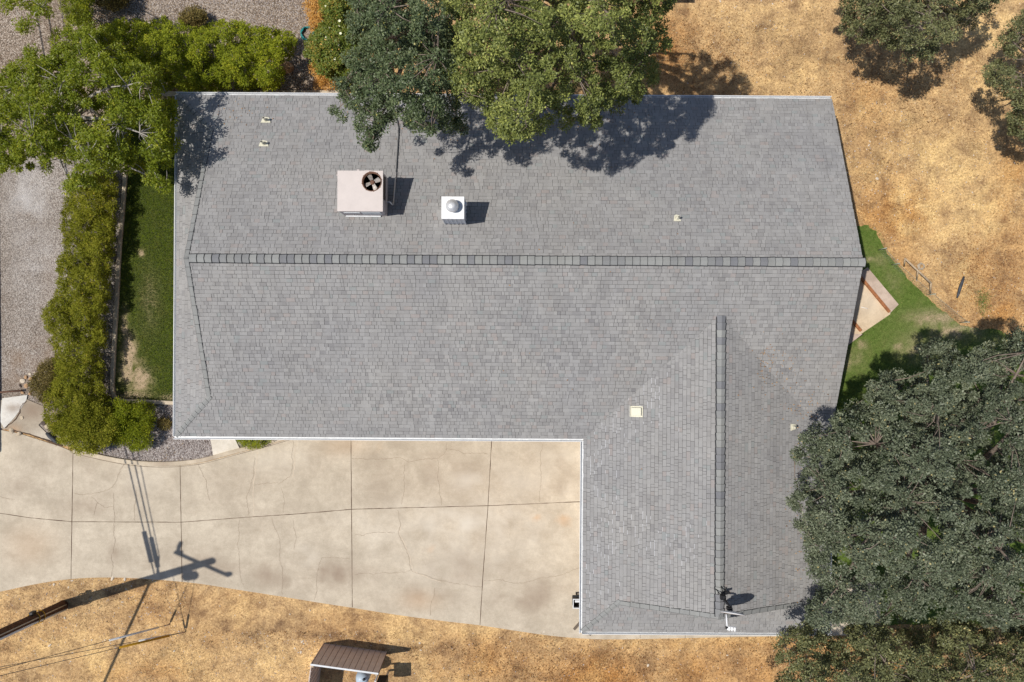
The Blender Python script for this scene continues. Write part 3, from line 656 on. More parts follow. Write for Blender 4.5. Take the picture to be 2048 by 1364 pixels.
def shingle_slope(sl, vmax, intervals, seed, ch=0.0, lg=.012, glint=0.0):
    """intervals(w) -> list of (u0, u1) at horizontal distance w up from the eave"""
    r = np.random.default_rng(seed); nrow = int(math.ceil(vmax/EXPO))
    for k in range(nrow):
        v0 = k*EXPO; v1 = min(v0+EXPO, vmax)
        if v1 - v0 < 0.02: continue
        A = intervals(v0*cosp + 1e-4); B = intervals(v1*cosp - 1e-4)
        if len(A) != len(B): A = B = intervals(0.5*(v0+v1)*cosp)
        for (a0, a1), (b0, b1) in zip(A, B):
            # deck strip, dark asphalt seen in the gaps
            q = np.array([sl.P(a0, v0, 0.0), sl.P(a1, v0, 0.0), sl.P(b1, v1, 0.0), sl.P(b0, v1, 0.0)]); dkV.append(q)
            u = min(a0, b0) - r.uniform(0, .2)
            while u < max(a1, b1):
                wd = r.choice([.09, .12, .15, .18, .22, .27], p=[.12, .2, .28, .2, .13, .07])*r.uniform(.9, 1.12)
                gap = 0.0 if r.random() < .2 else r.uniform(.005, .012)
                lo0, lo1 = max(u, a0), min(u+wd-gap, a1); hi0, hi1 = max(u, b0), min(u+wd-gap, b1)
                if lo1-lo0 > .012 or hi1-hi0 > .012:
                    lo1 = max(lo1, lo0); hi1 = max(hi1, hi0)
                    if lo1-lo0 <= 0: lo0 = lo1 = min(max(lo0, a0), a1)
                    if hi1-hi0 <= 0: hi0 = hi1 = min(max(hi0, b0), b1)
                    tooth = r.random() < .5
                    h = .010 + (.006 if tooth else 0) + r.uniform(-.001, .003)
                    vv0 = v0 + r.uniform(-.003, .003); vv1 = v1 - lg*r.uniform(.7, 1.25)
                    c = sl.P(np.array([lo0, lo1, hi1, hi0, lo0, lo1]), np.array([vv0, vv0, vv1, vv1, vv0, vv0]), np.array([h, h, .003, .003, 0, 0]))
                    X, Y = c[0][0], c[0][1]
                    con = float(np.clip((fbm(np.array([X*.5+7]), np.array([Y*.5]), 41)[0]-.38)*3, 0, 1))
                    t = .48 + r.normal(0, .09) + con*((.12 if tooth else -.16))*ch + (fbm(np.array([X*1.5]), np.array([Y*1.5]), 43)[0]-.5)*.25
                    rr = r.random()
                    if rr < .035: t = .87 + r.uniform(-.03, .03)
                    elif rr < .06: t = .93
                    elif rr < .075: t = .84
                    elif rr < .10: t = .2
                    else: t = min(max(t, .05), .78)
                    shV.append(c[[0, 1, 2, 3]]); shT.append(t)
                    shV.append(c[[4, 5, 1, 0]]); shT.append(t)          # front edge
                    shV.append(c[[4, 0, 3, 3]] if False else np.array([c[4], c[0], c[3], (c[3]+c[4])/2])); shT.append(t)
                    shV.append(np.array([c[5], (c[5]+c[2])/2, c[2], c[1]])); shT.append(t)
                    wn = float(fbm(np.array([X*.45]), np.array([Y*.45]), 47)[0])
                    if glint > 0 and lo1-lo0 > .05 and r.random() < glint*np.clip((wn-.42)*6, 0, 1):
                        e = sl.P(np.array([lo0, lo1, lo1, lo0]), np.array([vv0, vv0, vv0+.010, vv0+.010]), np.array([h+.003]*4)); shV.append(e); shT.append(2.0)  # painted glint: pale strip along the tab's lower edge
                u += wd
hipw_L = XG - XL; hipw_W = YG - WY
RUN = YN - YR; WRUN = WXR - WX0
EO = 0.03
def left_bound(wd): return XL + wd if wd < hipw_L else XG
north = Slope((0, YN, ZE), (1, 0, 0), (0, 1, 0))
shingle_slope(north, RUN/cosp, lambda wd: [(left_bound(wd), XR)], 1, .35, .011)
south = Slope((0, YS, ZE), (1, 0, 0), (0, -1, 0))
shingle_slope(south, RUN/cosp, lambda wd: ([(left_bound(wd), WX0+wd), (WX1-wd, XR)] if wd < WRUN else [(left_bound(wd), XR)]), 2, 1.0, .011)
west = Slope((XL, 0, ZE), (0, 1, 0), (-1, 0, 0))
shingle_slope(west, (hipw_L+0.12)/cosp, lambda wd: [(YS+wd, YN-wd)], 3, .3)
wwest = Slope((WX0, 0, ZE), (0, 1, 0), (-1, 0, 0))
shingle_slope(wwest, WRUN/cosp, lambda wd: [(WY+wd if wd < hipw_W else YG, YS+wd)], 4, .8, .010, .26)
weast = Slope((WX1, 0, ZE), (0, 1, 0), (1, 0, 0))
shingle_slope(weast, WRUN/cosp, lambda wd: [(WY+wd if wd < hipw_W else YG, YS+wd)], 5, .3, .011)
wsouth = Slope((0, WY, ZE), (1, 0, 0), (0, -1, 0))
shingle_slope(wsouth, (hipw_W+0.12)/cosp, lambda wd: [(WX0+wd, WX1-wd)], 6, .5)
def add_roof():
    nV = np.array(shV); dV = np.array(dkV); off = np.array(house.location)
    # valley and gable sides are closed by a soffit board under everything
    allV = np.concatenate([nV, dV], 0) - off
    me = quads_mesh('roof', allV, list(shT) + [0.5]*len(dV), ['shingle', 'deck', 'edgeglint'])
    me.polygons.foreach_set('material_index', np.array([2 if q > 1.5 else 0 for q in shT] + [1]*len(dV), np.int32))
    return link('roof', me, house)
roof = add_roof()

def roof_leaves(n=420):
    r = np.random.default_rng(91); V = []; T = []
    cl = [(8.6, -.9, .8, .9), (9.9, -2.2, .6, .7), (-9.6, 7.6, 1.2, .7), (-1.5, 7.3, 2.5, .8), (2.0, 7.4, 2.5, .8), (9.6, -6.5, .6, 2.2), (8.2, -.5, .25, .25), (3.0, 1.0, 6, 4)]
    for q in range(n):
        c = cl[int(r.choice(len(cl), p=[.17, .13, .12, .17, .17, .14, .05, .05]))]; x = r.normal(c[0], c[2]*.6); y = r.normal(c[1], c[3]*.6)
        if not (XG < x < XR-.05 and WY+.2 < y < YN-.1): continue
        if y > YS and not (y < YS + WRUN and x > WX0+(y-YS) and x < WX1-(y-YS)): z = zr_main(y)
        elif WX0 < x < WX1: z = ZW - S*abs(x-WXR)
        else: continue
        a = r.uniform(0, 2*PI); L = r.uniform(.03, .06); w_ = L*.55; d = np.array([math.cos(a), math.sin(a), 0]); e = np.array([-d[1], d[0], 0]); p = np.array([x, y, z+.024])
        V.append([p, p+d*L/2+e*w_/2+np.array([0, 0, .008]), p+d*L+np.array([0, 0, .004]), p+d*L/2-e*w_/2+np.array([0, 0, .006])]); T.append(r.beta(2, 1.5))
    o = link('fallen_leaves', quads_mesh('fallen_leaves', np.array(V), T, 'litter')); o['kind'] = 'stuff'
def zr_main(y): return ZR - S*abs(y-YR)
roof_leaves()
def cap_strip(name, p0, p1, nA, nB, wA, wB, expo, flip=False, seed=0, tl=None, lift=0.018, mar=0.030, emar=None, k0=.95):
    """bent cap shingles along p0->p1; nA/nB: unit vectors running down either side from the line"""
    r = np.random.default_rng(seed)
    p0 = np.array(p0, float); p1 = np.array(p1, float); L = np.linalg.norm(p1-p0); d = (p1-p0)/L
    nA = np.array(nA, float); nB = np.array(nB, float); up = np.array([0, 0, 1.0])
    n = int(L/expo); tv = []; tt = []; mi = []
    e = L/n
    for i in range(n):
        s0 = i*e; s1 = (i+1)*e + 0.02
        t = r.choice([.1, .35, .65, .8, .9], p=[.2, .17, .28, .22, .13]) + r.uniform(-.05, .05) if tl is None else tl + r.uniform(-.08, .08)
        j = r.uniform(-.006, .006)
        h0 = lift*.35; h1 = lift + .012        # the far end lies over the next piece
        for lay in (0, 1):
            m = 0.0 if lay else mar
            a0 = p0 + d*(s0); a1 = p0 + d*(s1 + (m if emar is None else (0 if lay else emar)))
            wa = wA*(1.0) + j; wb = wB + j
            ext = m
            H0 = up*(h0 - (0 if lay else .006)); H1 = up*(h1 - (0 if lay else .012))
            c0, c1 = a0 + H0, a1 + H1
            A0, A1 = c0 + nA*(wa*k0+ext), c1 + nA*(wa+ext); B0, B1 = c0 + nB*(wb*k0+ext), c1 + nB*(wb+ext)
            tv += [np.array([c0, c1, A1, A0]), np.array([c0, B0, B1, c1])]; tt += [t, t]; mi += [1-lay]*2
            if lay:
                dn = -up*.02
                tv += [np.array([c1, A1, A1+dn, c1+dn]), np.array([c1, c1+dn, B1+dn, B1]), np.array([A0, A0+dn, A1+dn, A1]), np.array([B0, B1, B1+dn, B0+dn])]; tt += [t]*4; mi += [1]*4
    me = quads_mesh(name, np.array(tv) - np.array(house.location), tt, ['cap', 'asphalt'])
    me.polygons.foreach_set('material_index', np.array(mi, np.int32))
    return link(name, me, roof)
nN = (0, cosp, -sinp); nS = (0, -cosp, -sinp); nW = (-cosp, 0, -sinp); nE = (cosp, 0, -sinp)
cap_strip('ridge_cap', (XG+.02, YR, ZR+.022), (XR+.03, YR, ZR+.022), nN, nS, .138, .138, .232, seed=1, emar=.016, k0=.92)
YM = YR - (ZR-ZW)/S     # where the wing ridge runs into the main slope
cap_strip('ridge_cap', (WXR, YG-.05, ZW+.022), (WXR, YM-.05, ZW+.022), nW, nE, .15, .15, .232, seed=2, emar=.004, k0=.84, mar=.034)
def hip(p, q, nA, nB, sd): cap_strip('hip_cap', p, q, nA, nB, .085, .085, .2, seed=sd, tl=.62, lift=.008, mar=.003)
zh = ZE + S*hipw_L; zw = ZE + S*hipw_W
r2 = math.sqrt(.5)
hn = lambda ax, ay: tuple(np.array([ax*r2*cosp, ay*r2*cosp, -sinp*0.75])/np.linalg.norm([ax*r2*cosp, ay*r2*cosp, -sinp*0.75]))
hip((XL, YS, ZE+.012), (XG, YS+hipw_L, zh+.012), hn(-1, 1), hn(1, -1), 3)
hip((XL, YN, ZE+.012), (XG, YN-hipw_L, zh+.012), hn(-1, -1), hn(1, 1), 4)
hip((WX0, WY, ZE+.012), (WX0+hipw_W, YG, zw+.012), hn(-1, 1), hn(1, -1), 5)
hip((WX1, WY, ZE+.012), (WX1-hipw_W, YG, zw+.012), hn(1, 1), hn(-1, -1), 6)
def rake(p, q, nin, nout, sd): cap_strip('rake_cap', p, q, nin, nout, .03, .12, .3, seed=sd, tl=.62, lift=.012, mar=.012)
od = -.25
rake((XG, YS+hipw_L, zh+.012), (XG, YR, ZR+.012), (1, 0, 0), (-math.cos(.2), 0, od), 7)
rake((XG, YN-hipw_L, zh+.012), (XG, YR, ZR+.012), (1, 0, 0), (-math.cos(.2), 0, od), 8)
rake((WX0+hipw_W, YG, zw+.012), (WXR, YG, ZW+.012), (0, 1, 0), (0, -math.cos(.2), od), 9)
rake((WX1-hipw_W, YG, zw+.012), (WXR, YG, ZW+.012), (0, 1, 0), (0, -math.cos(.2), od), 10)

def wallquad(bm, a, b, z0, z1, t=.15):
    """upright wall box from a to b (x, y)"""
    a = Vector((*a, 0)); b = Vector((*b, 0)); d = (b-a); L = d.length; ang = math.atan2(d.y, d.x)
    box(bm, ((a.x+b.x)/2, (a.y+b.y)/2, (z0+z1)/2), (L, t, z1-z0), rot=Matrix.Rotation(ang, 3, 'Z'))
OV = 0.55; wx0, wx1, wyn, wys = XL+OV, XR-.30, YN-OV, YS+OV
vx0, vx1, vy = WX0+OV, WX1-OV, WY+OV
def zroof(dist): return ZE + S*dist - .03
bm = bmesh.new()
zt = ZE + S*OV - .06
wallquad(bm, (wx0, wyn), (wx1, wyn), 0, zt); wallquad(bm, (wx0, wys), (vx0, wys), 0, zt)
wallquad(bm, (wx0, wys+.075), (wx0, wyn-.075), 0, zt); wallquad(bm, (vx0, vy), (vx0, wys-.075), 0, zt)
wallquad(bm, (vx0+.075, vy), (vx1-.075, vy), 0, zt); wallquad(bm, (vx1, vy), (vx1, wys-.35), 0, zt)
# right gable wall (pentagon) and the two small gable ends
def prism(bm, pts, n, t):
    A = [bm.verts.new(p) for p in pts]; B = [bm.verts.new(tuple(np.array(p)+np.array(n)*t)) for p in pts]
    bm.faces.new(A); bm.faces.new(B[::-1])
    for i in range(len(A)): bm.faces.new((A[i], B[i], B[(i+1) % len(A)], A[(i+1) % len(A)]))
prism(bm, [(wx1, YS+.35, 0), (wx1, wyn-.08, 0), (wx1, wyn-.08, zt), (wx1, YR, ZR-.06), (wx1, YS+.35, ZE+S*.35-.06)], (-1, 0, 0), .15)
prism(bm, [(XG+.16, YS+hipw_L+.05, zh-.04), (XG+.16, YN-hipw_L-.05, zh-.04), (XG+.16, YR, ZR-.05)], (1, 0, 0), .1)
prism(bm, [(WX0+hipw_W+.05, YG+.16, zw-.04), (WX1-hipw_W-.05, YG+.16, zw-.04), (WXR, YG+.16, ZW-.05)], (0, 1, 0), .1)
worldpart('wall', bm, 'stucco', house)
bm = bmesh.new()   # soffit / fascia boards
fz0, fz1 = ZE-.17, ZE-.012
for a, b in (((XL+.04, YN-.02), (XR, YN-.02)), ((XL+.04, YS+.02), (WX0+.02, YS+.02)), ((WX0+.04, WY+.02), (WX1-.04, WY+.02))): wallquad(bm, a, b, fz0, fz1, .025)
for a, b in (((XL+.02, YS+.04), (XL+.02, YN-.04)), ((WX0+.02, WY+.04), (WX0+.02, YS)), ((WX1-.02, WY+.04), (WX1-.02, YS))): wallquad(bm, a, b, fz0, fz1, .025)
box(bm, ((XL+XR)/2, YN-OV/2-.03, fz0-.012), (XR-XL-.1, OV-.08, .02)); box(bm, ((XL+WX0)/2, YS+OV/2+.03, fz0-.012), (WX0-XL-.1, OV-.08, .02))
box(bm, (XL+OV/2+.03, (YN+YS)/2, fz0-.036), (OV-.08, YN-YS-.1, .02)); box(bm, (WX0+OV/2+.03, (WY+YS)/2, fz0-.036), (OV-.08, YS-WY-.1, .02))
box(bm, ((WX0+WX1)/2, WY+OV/2+.03, fz0-.012), (WX1-WX0-.1, OV-.08, .02)); box(bm, (WX1-OV/2-.03, (WY+YS)/2, fz0-.036), (OV-.08, YS-WY-.1, .02))
worldpart('fascia', bm, 'trim', house)
bm = bmesh.new()   # barge boards on the right gable
for sgn, ye in ((1, YN), (-1, YS)):
    for k in range(1):
        a = np.array((XR-.015, YR, ZR-.10)); b = np.array((XR-.015, ye, ZE-.10))
        prism(bm, [tuple(a+(0, 0, .085)), tuple(b+(0, 0, .085)), tuple(b-(0, 0, .07)), tuple(a-(0, 0, .07))], (-1, 0, 0), .03)
worldpart('barge_board', bm, 'trim', house)
def gutter(a, b, out):
    """open trough outside the eave from a to b, 'out' = outward unit (x, y)"""
    a = Vector((*a, 0)); b = Vector((*b, 0)); o = Vector((*out, 0)); bm = bmesh.new()
    prof = [(0.0, .0), (0.0, -.10), (.075, -.10), (.105, -.02), (.105, .005), (.090, .005), (.090, -.018), (.064, -.088), (.012, -.088), (.012, .0)]
    A = [bm.verts.new(a + o*x + Vector((0, 0, ZE-.02+z))) for x, z in prof]; B = [bm.verts.new(b + o*x + Vector((0, 0, ZE-.02+z))) for x, z in prof]
    m = len(prof)
    for i in range(m):
        f = bm.faces.new((A[i], A[(i+1) % m], B[(i+1) % m], B[i])); f.material_index = 1 if i in (2, 3, 4, 5) else 0
    bm.faces.new(A[:]).material_index = 1; bm.faces.new(B[::-1]).material_index = 1
    worldpart('gutter', bm, ['gutter', 'white'], house)
gutter((XL-.09, YN), (XR, YN), (0, 1)); gutter((XL-.09, YS), (WX0, YS), (0, -1)); gutter((XL, YS), (XL, YN), (-1, 0))
gutter((WX0, WY-.09), (WX0, YS-.105), (-1, 0)); gutter((WX0, WY), (WX1, WY), (0, -1)); gutter((WX1, WY-.1), (WX1, YS), (1, 0))
def window(c, w_, h_, axis_, n):
    bm = bmesh.new(); cx, cy, cz = c; nx, ny = n
    f = lambda du, dz, su, sz, d, th: box(bm, (cx + nx*d + (du if axis_ == 'x' else 0), cy + ny*d + (du if axis_ == 'y' else 0), cz+dz), ((su, th, sz) if axis_ == 'x' else (th, su, sz)))
    for sg in (-1, 1): f(sg*w_/2, 0, .06, h_+.06, .10, .06); f(0, sg*h_/2, w_-.06, .06, .10, .06)
    f(0, 0, .04, h_-.06, .10, .05)
    fr = worldpart('window', bm, 'trim', house)
    bm = bmesh.new(); f = lambda du, dz, su, sz, d, th: box(bm, (cx + nx*d, cy + ny*d, cz), ((su, th, sz) if axis_ == 'x' else (th, su, sz)))
    f(0, 0, w_-.06, h_-.06, .085, .015)
    worldpart('pane', bm, 'glass', fr)
for x in (-8.5, -5.0, 6.5, 9.0): window((x, wyn, 1.5), 1.5, 1.1, 'x', (0, 1))
for x in (-9.0, -6.0, -.6): window((x, wys, 1.5), 1.6, 1.2, 'x', (0, -1))
window((wx0, 5.0, 1.5), 1.4, 1.1, 'y', (-1, 0)); window((wx0, 0.5, 1.5), 1.4, 1.1, 'y', (-1, 0)); window((wx1, 5.0, 1.5), 1.4, 1.1, 'y', (1, 0)); window((5.5, vy, 1.5), 1.4, 1.0, 'x', (0, -1))
bm = bmesh.new(); box(bm, (-3.2, wys-.09, 1.03), (.95, .04, 2.05), bev=.008)
for dz in (-.55, .35): box(bm, (-3.2, wys-.115, 1.03+dz), (.6, .02, .6))
worldpart('door', bm, 'lumber', house)
bm = bmesh.new()
for k in range(4): box(bm, (vx0-.09, -6.3, .33+k*.54), (.04, 4.8, .53), bev=.01)
worldpart('garage_door', bm, 'white', house)

def zn(y): return ZR - S*abs(y-YR)
ROT_N = Matrix.Rotation(-math.atan(S), 3, 'X')
# ------------------------------------------------------------------ things on the roof
def roofpt_n(px, py, h=0.0):
    z = 4.0
    for _ in range(20): p = G(px, py, z); z = zn(p.y) + h
    return G(px, py, z)
# air conditioner
AZ = 5.20
tl, br = G(675, 341, AZ), G(765.5, 423, AZ)
ac = empty('air_conditioner', ((tl.x+br.x)/2, (tl.y+br.y)/2, zn((tl.y+br.y)/2)), 'beige rooftop air conditioner with a round fan opening, standing on the grey roof', 'air conditioner')
fc = G(743.5, 363, AZ); FR = .285
bm = bmesh.new()
x0, x1, y0, y1 = tl.x, br.x, br.y, tl.y
zb = zn(y0) - .02
# top plate with a hole
N = 40; hole = [bm.verts.new((fc.x+FR*math.cos(2*PI*k/N), fc.y+FR*math.sin(2*PI*k/N), AZ)) for k in range(N)]
outer = []
for k in range(N):
    t = 2*PI*k/N; c, s_ = math.cos(t), math.sin(t)
    tx = ((x1 if c > 0 else x0)-fc.x)/c if abs(c) > 1e-6 else 1e9; ty = ((y1 if s_ > 0 else y0)-fc.y)/s_ if abs(s_) > 1e-6 else 1e9
    q = min(tx, ty); outer.append(bm.verts.new((fc.x+c*q, fc.y+s_*q, AZ)))
for k in range(N): bm.faces.new((hole[k], hole[(k+1) % N], outer[(k+1) % N], outer[k]))
for (cx, cy) in ((x0, y0), (x1, y0), (x1, y1), (x0, y1)):
    ta = math.atan2(cy-fc.y, cx-fc.x) % (2*PI); ka = int(ta/(2*PI)*N) % N
    bm.faces.new((bm.verts.new((cx, cy, AZ)), outer[(ka+1) % N], outer[ka]))
# lip of the lid
lip = .05
for a, b in (((x0, y0), (x1, y0)), ((x1, y0), (x1, y1)), ((x1, y1), (x0, y1)), ((x0, y1), (x0, y0))):
    bm.faces.new([bm.verts.new((*a, AZ)), bm.verts.new((*b, AZ)), bm.verts.new((*b, AZ-lip)), bm.verts.new((*a, AZ-lip))])
me = worldpart('lid', bm, 'acbeige', ac)
bm = bmesh.new()
for k in range(9):
    for (u, v) in ((k/8, .015), (k/8, .985), (.012, k/8), (.988, k/8)): cyl(bm, (x0+(x1-x0)*u, y0+(y1-y0)*v, AZ-.002), (x0+(x1-x0)*u, y0+(y1-y0)*v, AZ+.004), .008, None, 6)
box(bm, (x0-.02, y1-.13, AZ-.06), (.05, .03, .03)); box(bm, (x0+.62, y1+.02, AZ-.04), (.07, .05, .03)); box(bm, (x0+.92, y1+.008, AZ-.03), (.2, .016, .03))
ob = worldpart('fixings', bm, 'acgrey', ac); ob['kind'] = 'stuff'
bm = bmesh.new(); i = .02
box(bm, ((x0+x1)/2, (y0+y1)/2-0.0, (zn(y0)+.10+AZ-.6)/2-.05), (x1-x0-2*i, y1-y0-2*i, AZ-.55-zn(y0)-.0), 0)
for (cx, cy) in ((x0+.05, y0+.05), (x1-.05, y0+.05), (x1-.05, y1-.05), (x0+.05, y1-.05)): box(bm, (cx, cy, AZ-.35), (.06, .06, .62))
box(bm, (x0+.03, (y0+y1)/2, AZ-.33), (.02, y1-y0-.16, .56)); box(bm, ((x0+x1)/2, y0+.03, AZ-.33), (x1-x0-.16, .02, .56))
box(bm, ((x0+x1)/2, y1-.03, AZ-.33), (x1-x0-.16, .02, .56))
worldpart('cabinet', bm, 'acgrey', ac)
bm = bmesh.new(); box(bm, (x1-.035, (y0+y1)/2+.2, AZ-.36), (.02, (y1-y0)*.6, .5)); box(bm, ((x0+x1)/2, (y0+y1)/2, AZ-.63), (x1-x0-.2, y1-y0-.2, .02))
worldpart('coil', bm, 'coil', ac)
bm = bmesh.new(); box(bm, (x1-.036, y0+.24, AZ-.36), (.022, .36, .55))
worldpart('side_panel', bm, 'acgrey', ac)
bm = bmesh.new()
box(bm, (x0+.38, y0+.012, AZ-.30), (.5, .02, .10)); box(bm, (x0+.98, y0+.012, AZ-.34), (.58, .02, .36), 0)
box(bm, (x0+.62, y0-.002, zn(y0)+.05), (1.1, .035, .05), 0)
worldpart('service_panel', bm, 'gutter', ac)
bm = bmesh.new(); lathe(bm, (fc.x, fc.y, AZ-.13), [(FR+.0, 0), (FR+.02, .0), (FR+.02, .139), (FR-.005, .139), (FR-.01, .0)], 40)
for k in range(8):
    t = 2*PI*k/8+.2
    box(bm, (fc.x+(FR+.012)*math.cos(t), fc.y+(FR+.012)*math.sin(t), AZ+.008), (.04, .02, .02), rot=Matrix.Rotation(t, 3, 'Z'))
worldpart('fan_ring', bm, 'rust', ac)
bm = bmesh.new()
for k in range(4):
    t = PI/2*k + .35; R = Matrix.Rotation(t, 3, 'Z')
    pts = [(.05, -.04, -.13), (.23, -.10, -.15), (.255, .01, -.11), (.22, .085, -.08), (.06, .045, -.09)]
    vs = [bm.verts.new(fc + R @ Vector(p)) for p in pts]; bm.faces.new(vs)
    vs2 = [bm.verts.new(fc + R @ Vector((p[0], p[1], p[2]-.006))) for p in pts]; bm.faces.new(vs2[::-1])
worldpart('fan', bm, 'blade', ac)
bm = bmesh.new(); lathe(bm, (fc.x, fc.y, AZ-.24), [(.075, 0), (.075, .14), (.05, .17), (.02, .175)], 20)
for t in (.8, .8+PI/2, .8+PI, .8+1.5*PI): cyl(bm, fc+Vector((0, 0, -.2)), fc+Vector((FR*math.cos(t), FR*math.sin(t), -.2)), .009)
worldpart('motor', bm, 'rust', ac)
# conduit
cp = [G(774, 403.5, AZ-.35), G(780, 404, AZ-.36), G(783, 408, AZ-.5), roofpt_n(786, 410, .10), roofpt_n(788, 395, .06), roofpt_n(792, 345, .05), roofpt_n(795, 300, .05), roofpt_n(797, 270, .05), roofpt_n(797, 255, .05), roofpt_n(793, 236, .05), roofpt_n(780, 205, .05)]
bm = bmesh.new(); tube(bm, cp[:6], .022, 8, 0); tube(bm, cp[5:], .018, 8, 1)
o = worldpart('conduit_pipe', bm, ['galv', 'wire'], None, True); props(o, 'thin grey conduit running down the roof from the air conditioner to the eave', 'pipe')
# chimney
CZ = 5.46
tl, br = G(883, 392.5, CZ), G(928.5, 438, CZ); x0, x1, y0, y1 = tl.x, br.x, br.y, tl.y
ch = empty('chimney', ((x0+x1)/2, (y0+y1)/2, zn((y0+y1)/2)), 'square white chimney chase with a round metal flue cap on the roof', 'chimney')
bm = bmesh.new(); box(bm, ((x0+x1)/2, (y0+y1)/2, (CZ+zn(y1)-.05)/2-.02), (x1-x0-.05, y1-y0-.05, CZ-zn(y1)+.0))
nb = 5
for k in range(nb+1):
    xx = x0+.025+(x1-x0-.05)*k/nb; box(bm, (xx, y0+.012, (CZ+zn(y0))/2-.02), (.02, .02, CZ-zn(y0)-.04)); box(bm, (xx, y1-.012, (CZ+zn(y1))/2-.02), (.02, .02, CZ-zn(y1)-.04))
    yy = y0+.025+(y1-y0-.05)*k/nb; box(bm, (x1-.012, yy, (CZ+zn(yy))/2-.02), (.02, .02, CZ-zn(yy)-.04)); box(bm, (x0+.012, yy, (CZ+zn(yy))/2-.02), (.02, .02, CZ-zn(yy)-.04))
box(bm, (x1+.02, (y0+y1)/2+.2, CZ-.45), (.05, .07, .3))
worldpart('chase', bm, 'dishwhite', ch)
bm = bmesh.new(); box(bm, ((x0+x1)/2, (y0+y1)/2, CZ-.03), (x1-x0, y1-y0, .06), bev=.012); worldpart('chase_cover', bm, 'white', ch)
fl = G(904.5, 412, CZ+.15)
bm = bmesh.new(); lathe(bm, (fl.x, fl.y, CZ), [(.13, 0), (.13, .12), (.185, .125), (.19, .15), (.19, .21), (.175, .235), (.13, .25), (.125, .262), (.06, .275), (.02, .28)], 32)
worldpart('flue_cap', bm, 'galv', ch, True)
# plumbing vents
def normal_at(slope):
    return {'n': Vector((0, sinp, cosp)), 's': Vector((0, -sinp, cosp)), 'w': Vector((-sinp, 0, cosp)), 'e': Vector((sinp, 0, cosp))}[slope]
def zw_(x): return ZW - S*abs(x-WXR)
def roofpt_w(px, py, h=0.0):
    z = 3.5
    for _ in range(20): p = G(px, py, z); z = zw_(p.x) + h
    return G(px, py, z)
def vent(p, slope, label, w_, d_, pr, ph, ux, group='plumbing vents on the roof'):
    t = empty('plumbing_vent', p, label, 'vent pipe', group)
    nrm = normal_at(slope); dn = Vector((nrm.x, nrm.y, 0)).normalized(); side = Vector((-dn.y, dn.x, 0)); upv = nrm.cross(side) if True else None
    upv = -(Vector((dn.x*cosp, dn.y*cosp, -sinp)))
    bm = bmesh.new()
    def pt(a, b, c): return p + side*a + upv*b + nrm*c
    # flashing plate: trapezoid that tapers downslope
    pl = [(-w_/2, d_/2), (w_/2, d_/2), (w_*.36, -d_*.45), (w_*.1, -d_*.62), (-w_*.3, -d_*.45)]
    A = [bm.verts.new(pt(a*ux, b, .030)) for a, b in pl]; B = [bm.verts.new(pt(a*ux, b, .010)) for a, b in pl]
    bm.faces.new(A); bm.faces.new(B[::-1])
    for i_ in range(len(A)): bm.faces.new((A[i_], B[i_], B[(i_+1) % len(A)], A[(i_+1) % len(A)]))
    # boot
    cyl(bm, p + nrm*.02, p + nrm*.03 + Vector((0, 0, .07)), pr*1.9, pr*1.15, 16)
    worldpart('flashing', bm, 'cream', t)
    bm = bmesh.new(); cyl(bm, p, p + Vector((0, 0, ph)), pr, pr, 16, 0); cyl(bm, p+Vector((0, 0, ph-.02)), p + Vector((0, 0, ph+.002)), pr*.8, pr*.8, 16, 1)
    worldpart('pipe', bm, ['cream', 'black'], t)
vent(roofpt_n(532.5, 241), 'n', 'cream vent pipe nearest the roof corner, upper of the two in line', .33, .21, .04, .28, 1)
vent(roofpt_n(528.5, 288), 'n', 'cream vent pipe between the upper vent and the air conditioner', .33, .21, .04, .28, 1)
vent(roofpt_n(1354, 437), 'n', 'small cream vent pipe alone on the right half of the roof above the ridge', .23, .21, .035, .26, 1)
vent(roofpt_w(1586, 854), 'e', 'small cream vent pipe on the wing roof beside the big oak', .23, .22, .035, .26, 1)
p = roofpt_w(1273, 823, .03)
rv = empty('roof_vent', p, 'square cream box vent on the left slope of the wing roof', 'vent')
Rw = Matrix.Rotation(-math.atan(S), 3, 'Y')
bm = bmesh.new(); nw = normal_at('w'); box(bm, p + nw*.05, (.34, .27, .10), rot=Rw, bev=.015); worldpart('hood', bm, 'cream', rv)
bm = bmesh.new(); box(bm, p + nw*.0, (.42, .36, .02), rot=Rw); box(bm, p + nw*.03 + Rw @ Vector((-.2, 0, 0)), (.02, .36, .05), rot=Rw); worldpart('flange', bm, 'cream', rv)
# satellite dish
DZ = 4.98
dc = G(1466, 1228, DZ)
base = Vector((dc.x-.15, dc.y+.32, zw_(dc.x-.15)))
sd_ = empty('satellite_dish', base, 'white satellite dish on a dark mast at the end of the wing ridge', 'satellite dish')
ray = (dc - Vector((0, 0, H))).normalized()
nrm = Vector((-.13, -1, .30)); nrm = (nrm - ray*nrm.dot(ray)); nrm = (nrm + ray*(-.05)).normalized()
xa = Vector((1, 0, 0)); xa = (xa - nrm*xa.dot(nrm)).normalized(); ya = nrm.cross(xa).normalized()
if ya.z < 0: ya = -ya
bm = bmesh.new(); RA, RB = .385, .35; rings = []
for layer in (0, 1):
    for j in range(0, 7):
        rr = j/6; ring = []
        for k in range(32):
            t = 2*PI*k/32; dep = .075*(rr*rr-1) - (.008 if layer else 0)
            ring.append(bm.verts.new(dc + xa*(RA*rr*math.cos(t)) + ya*(RB*rr*math.sin(t)) + nrm*dep))
        rings.append(ring)
for base_i, fl_ in ((0, 1), (7, -1)):
    for j in range(1, 6):
        a, b = rings[base_i+j], rings[base_i+j+1]
        for k in range(32): bm.faces.new((a[k], a[(k+1) % 32], b[(k+1) % 32], b[k])).smooth = True
    bm.faces.new(rings[base_i+1])
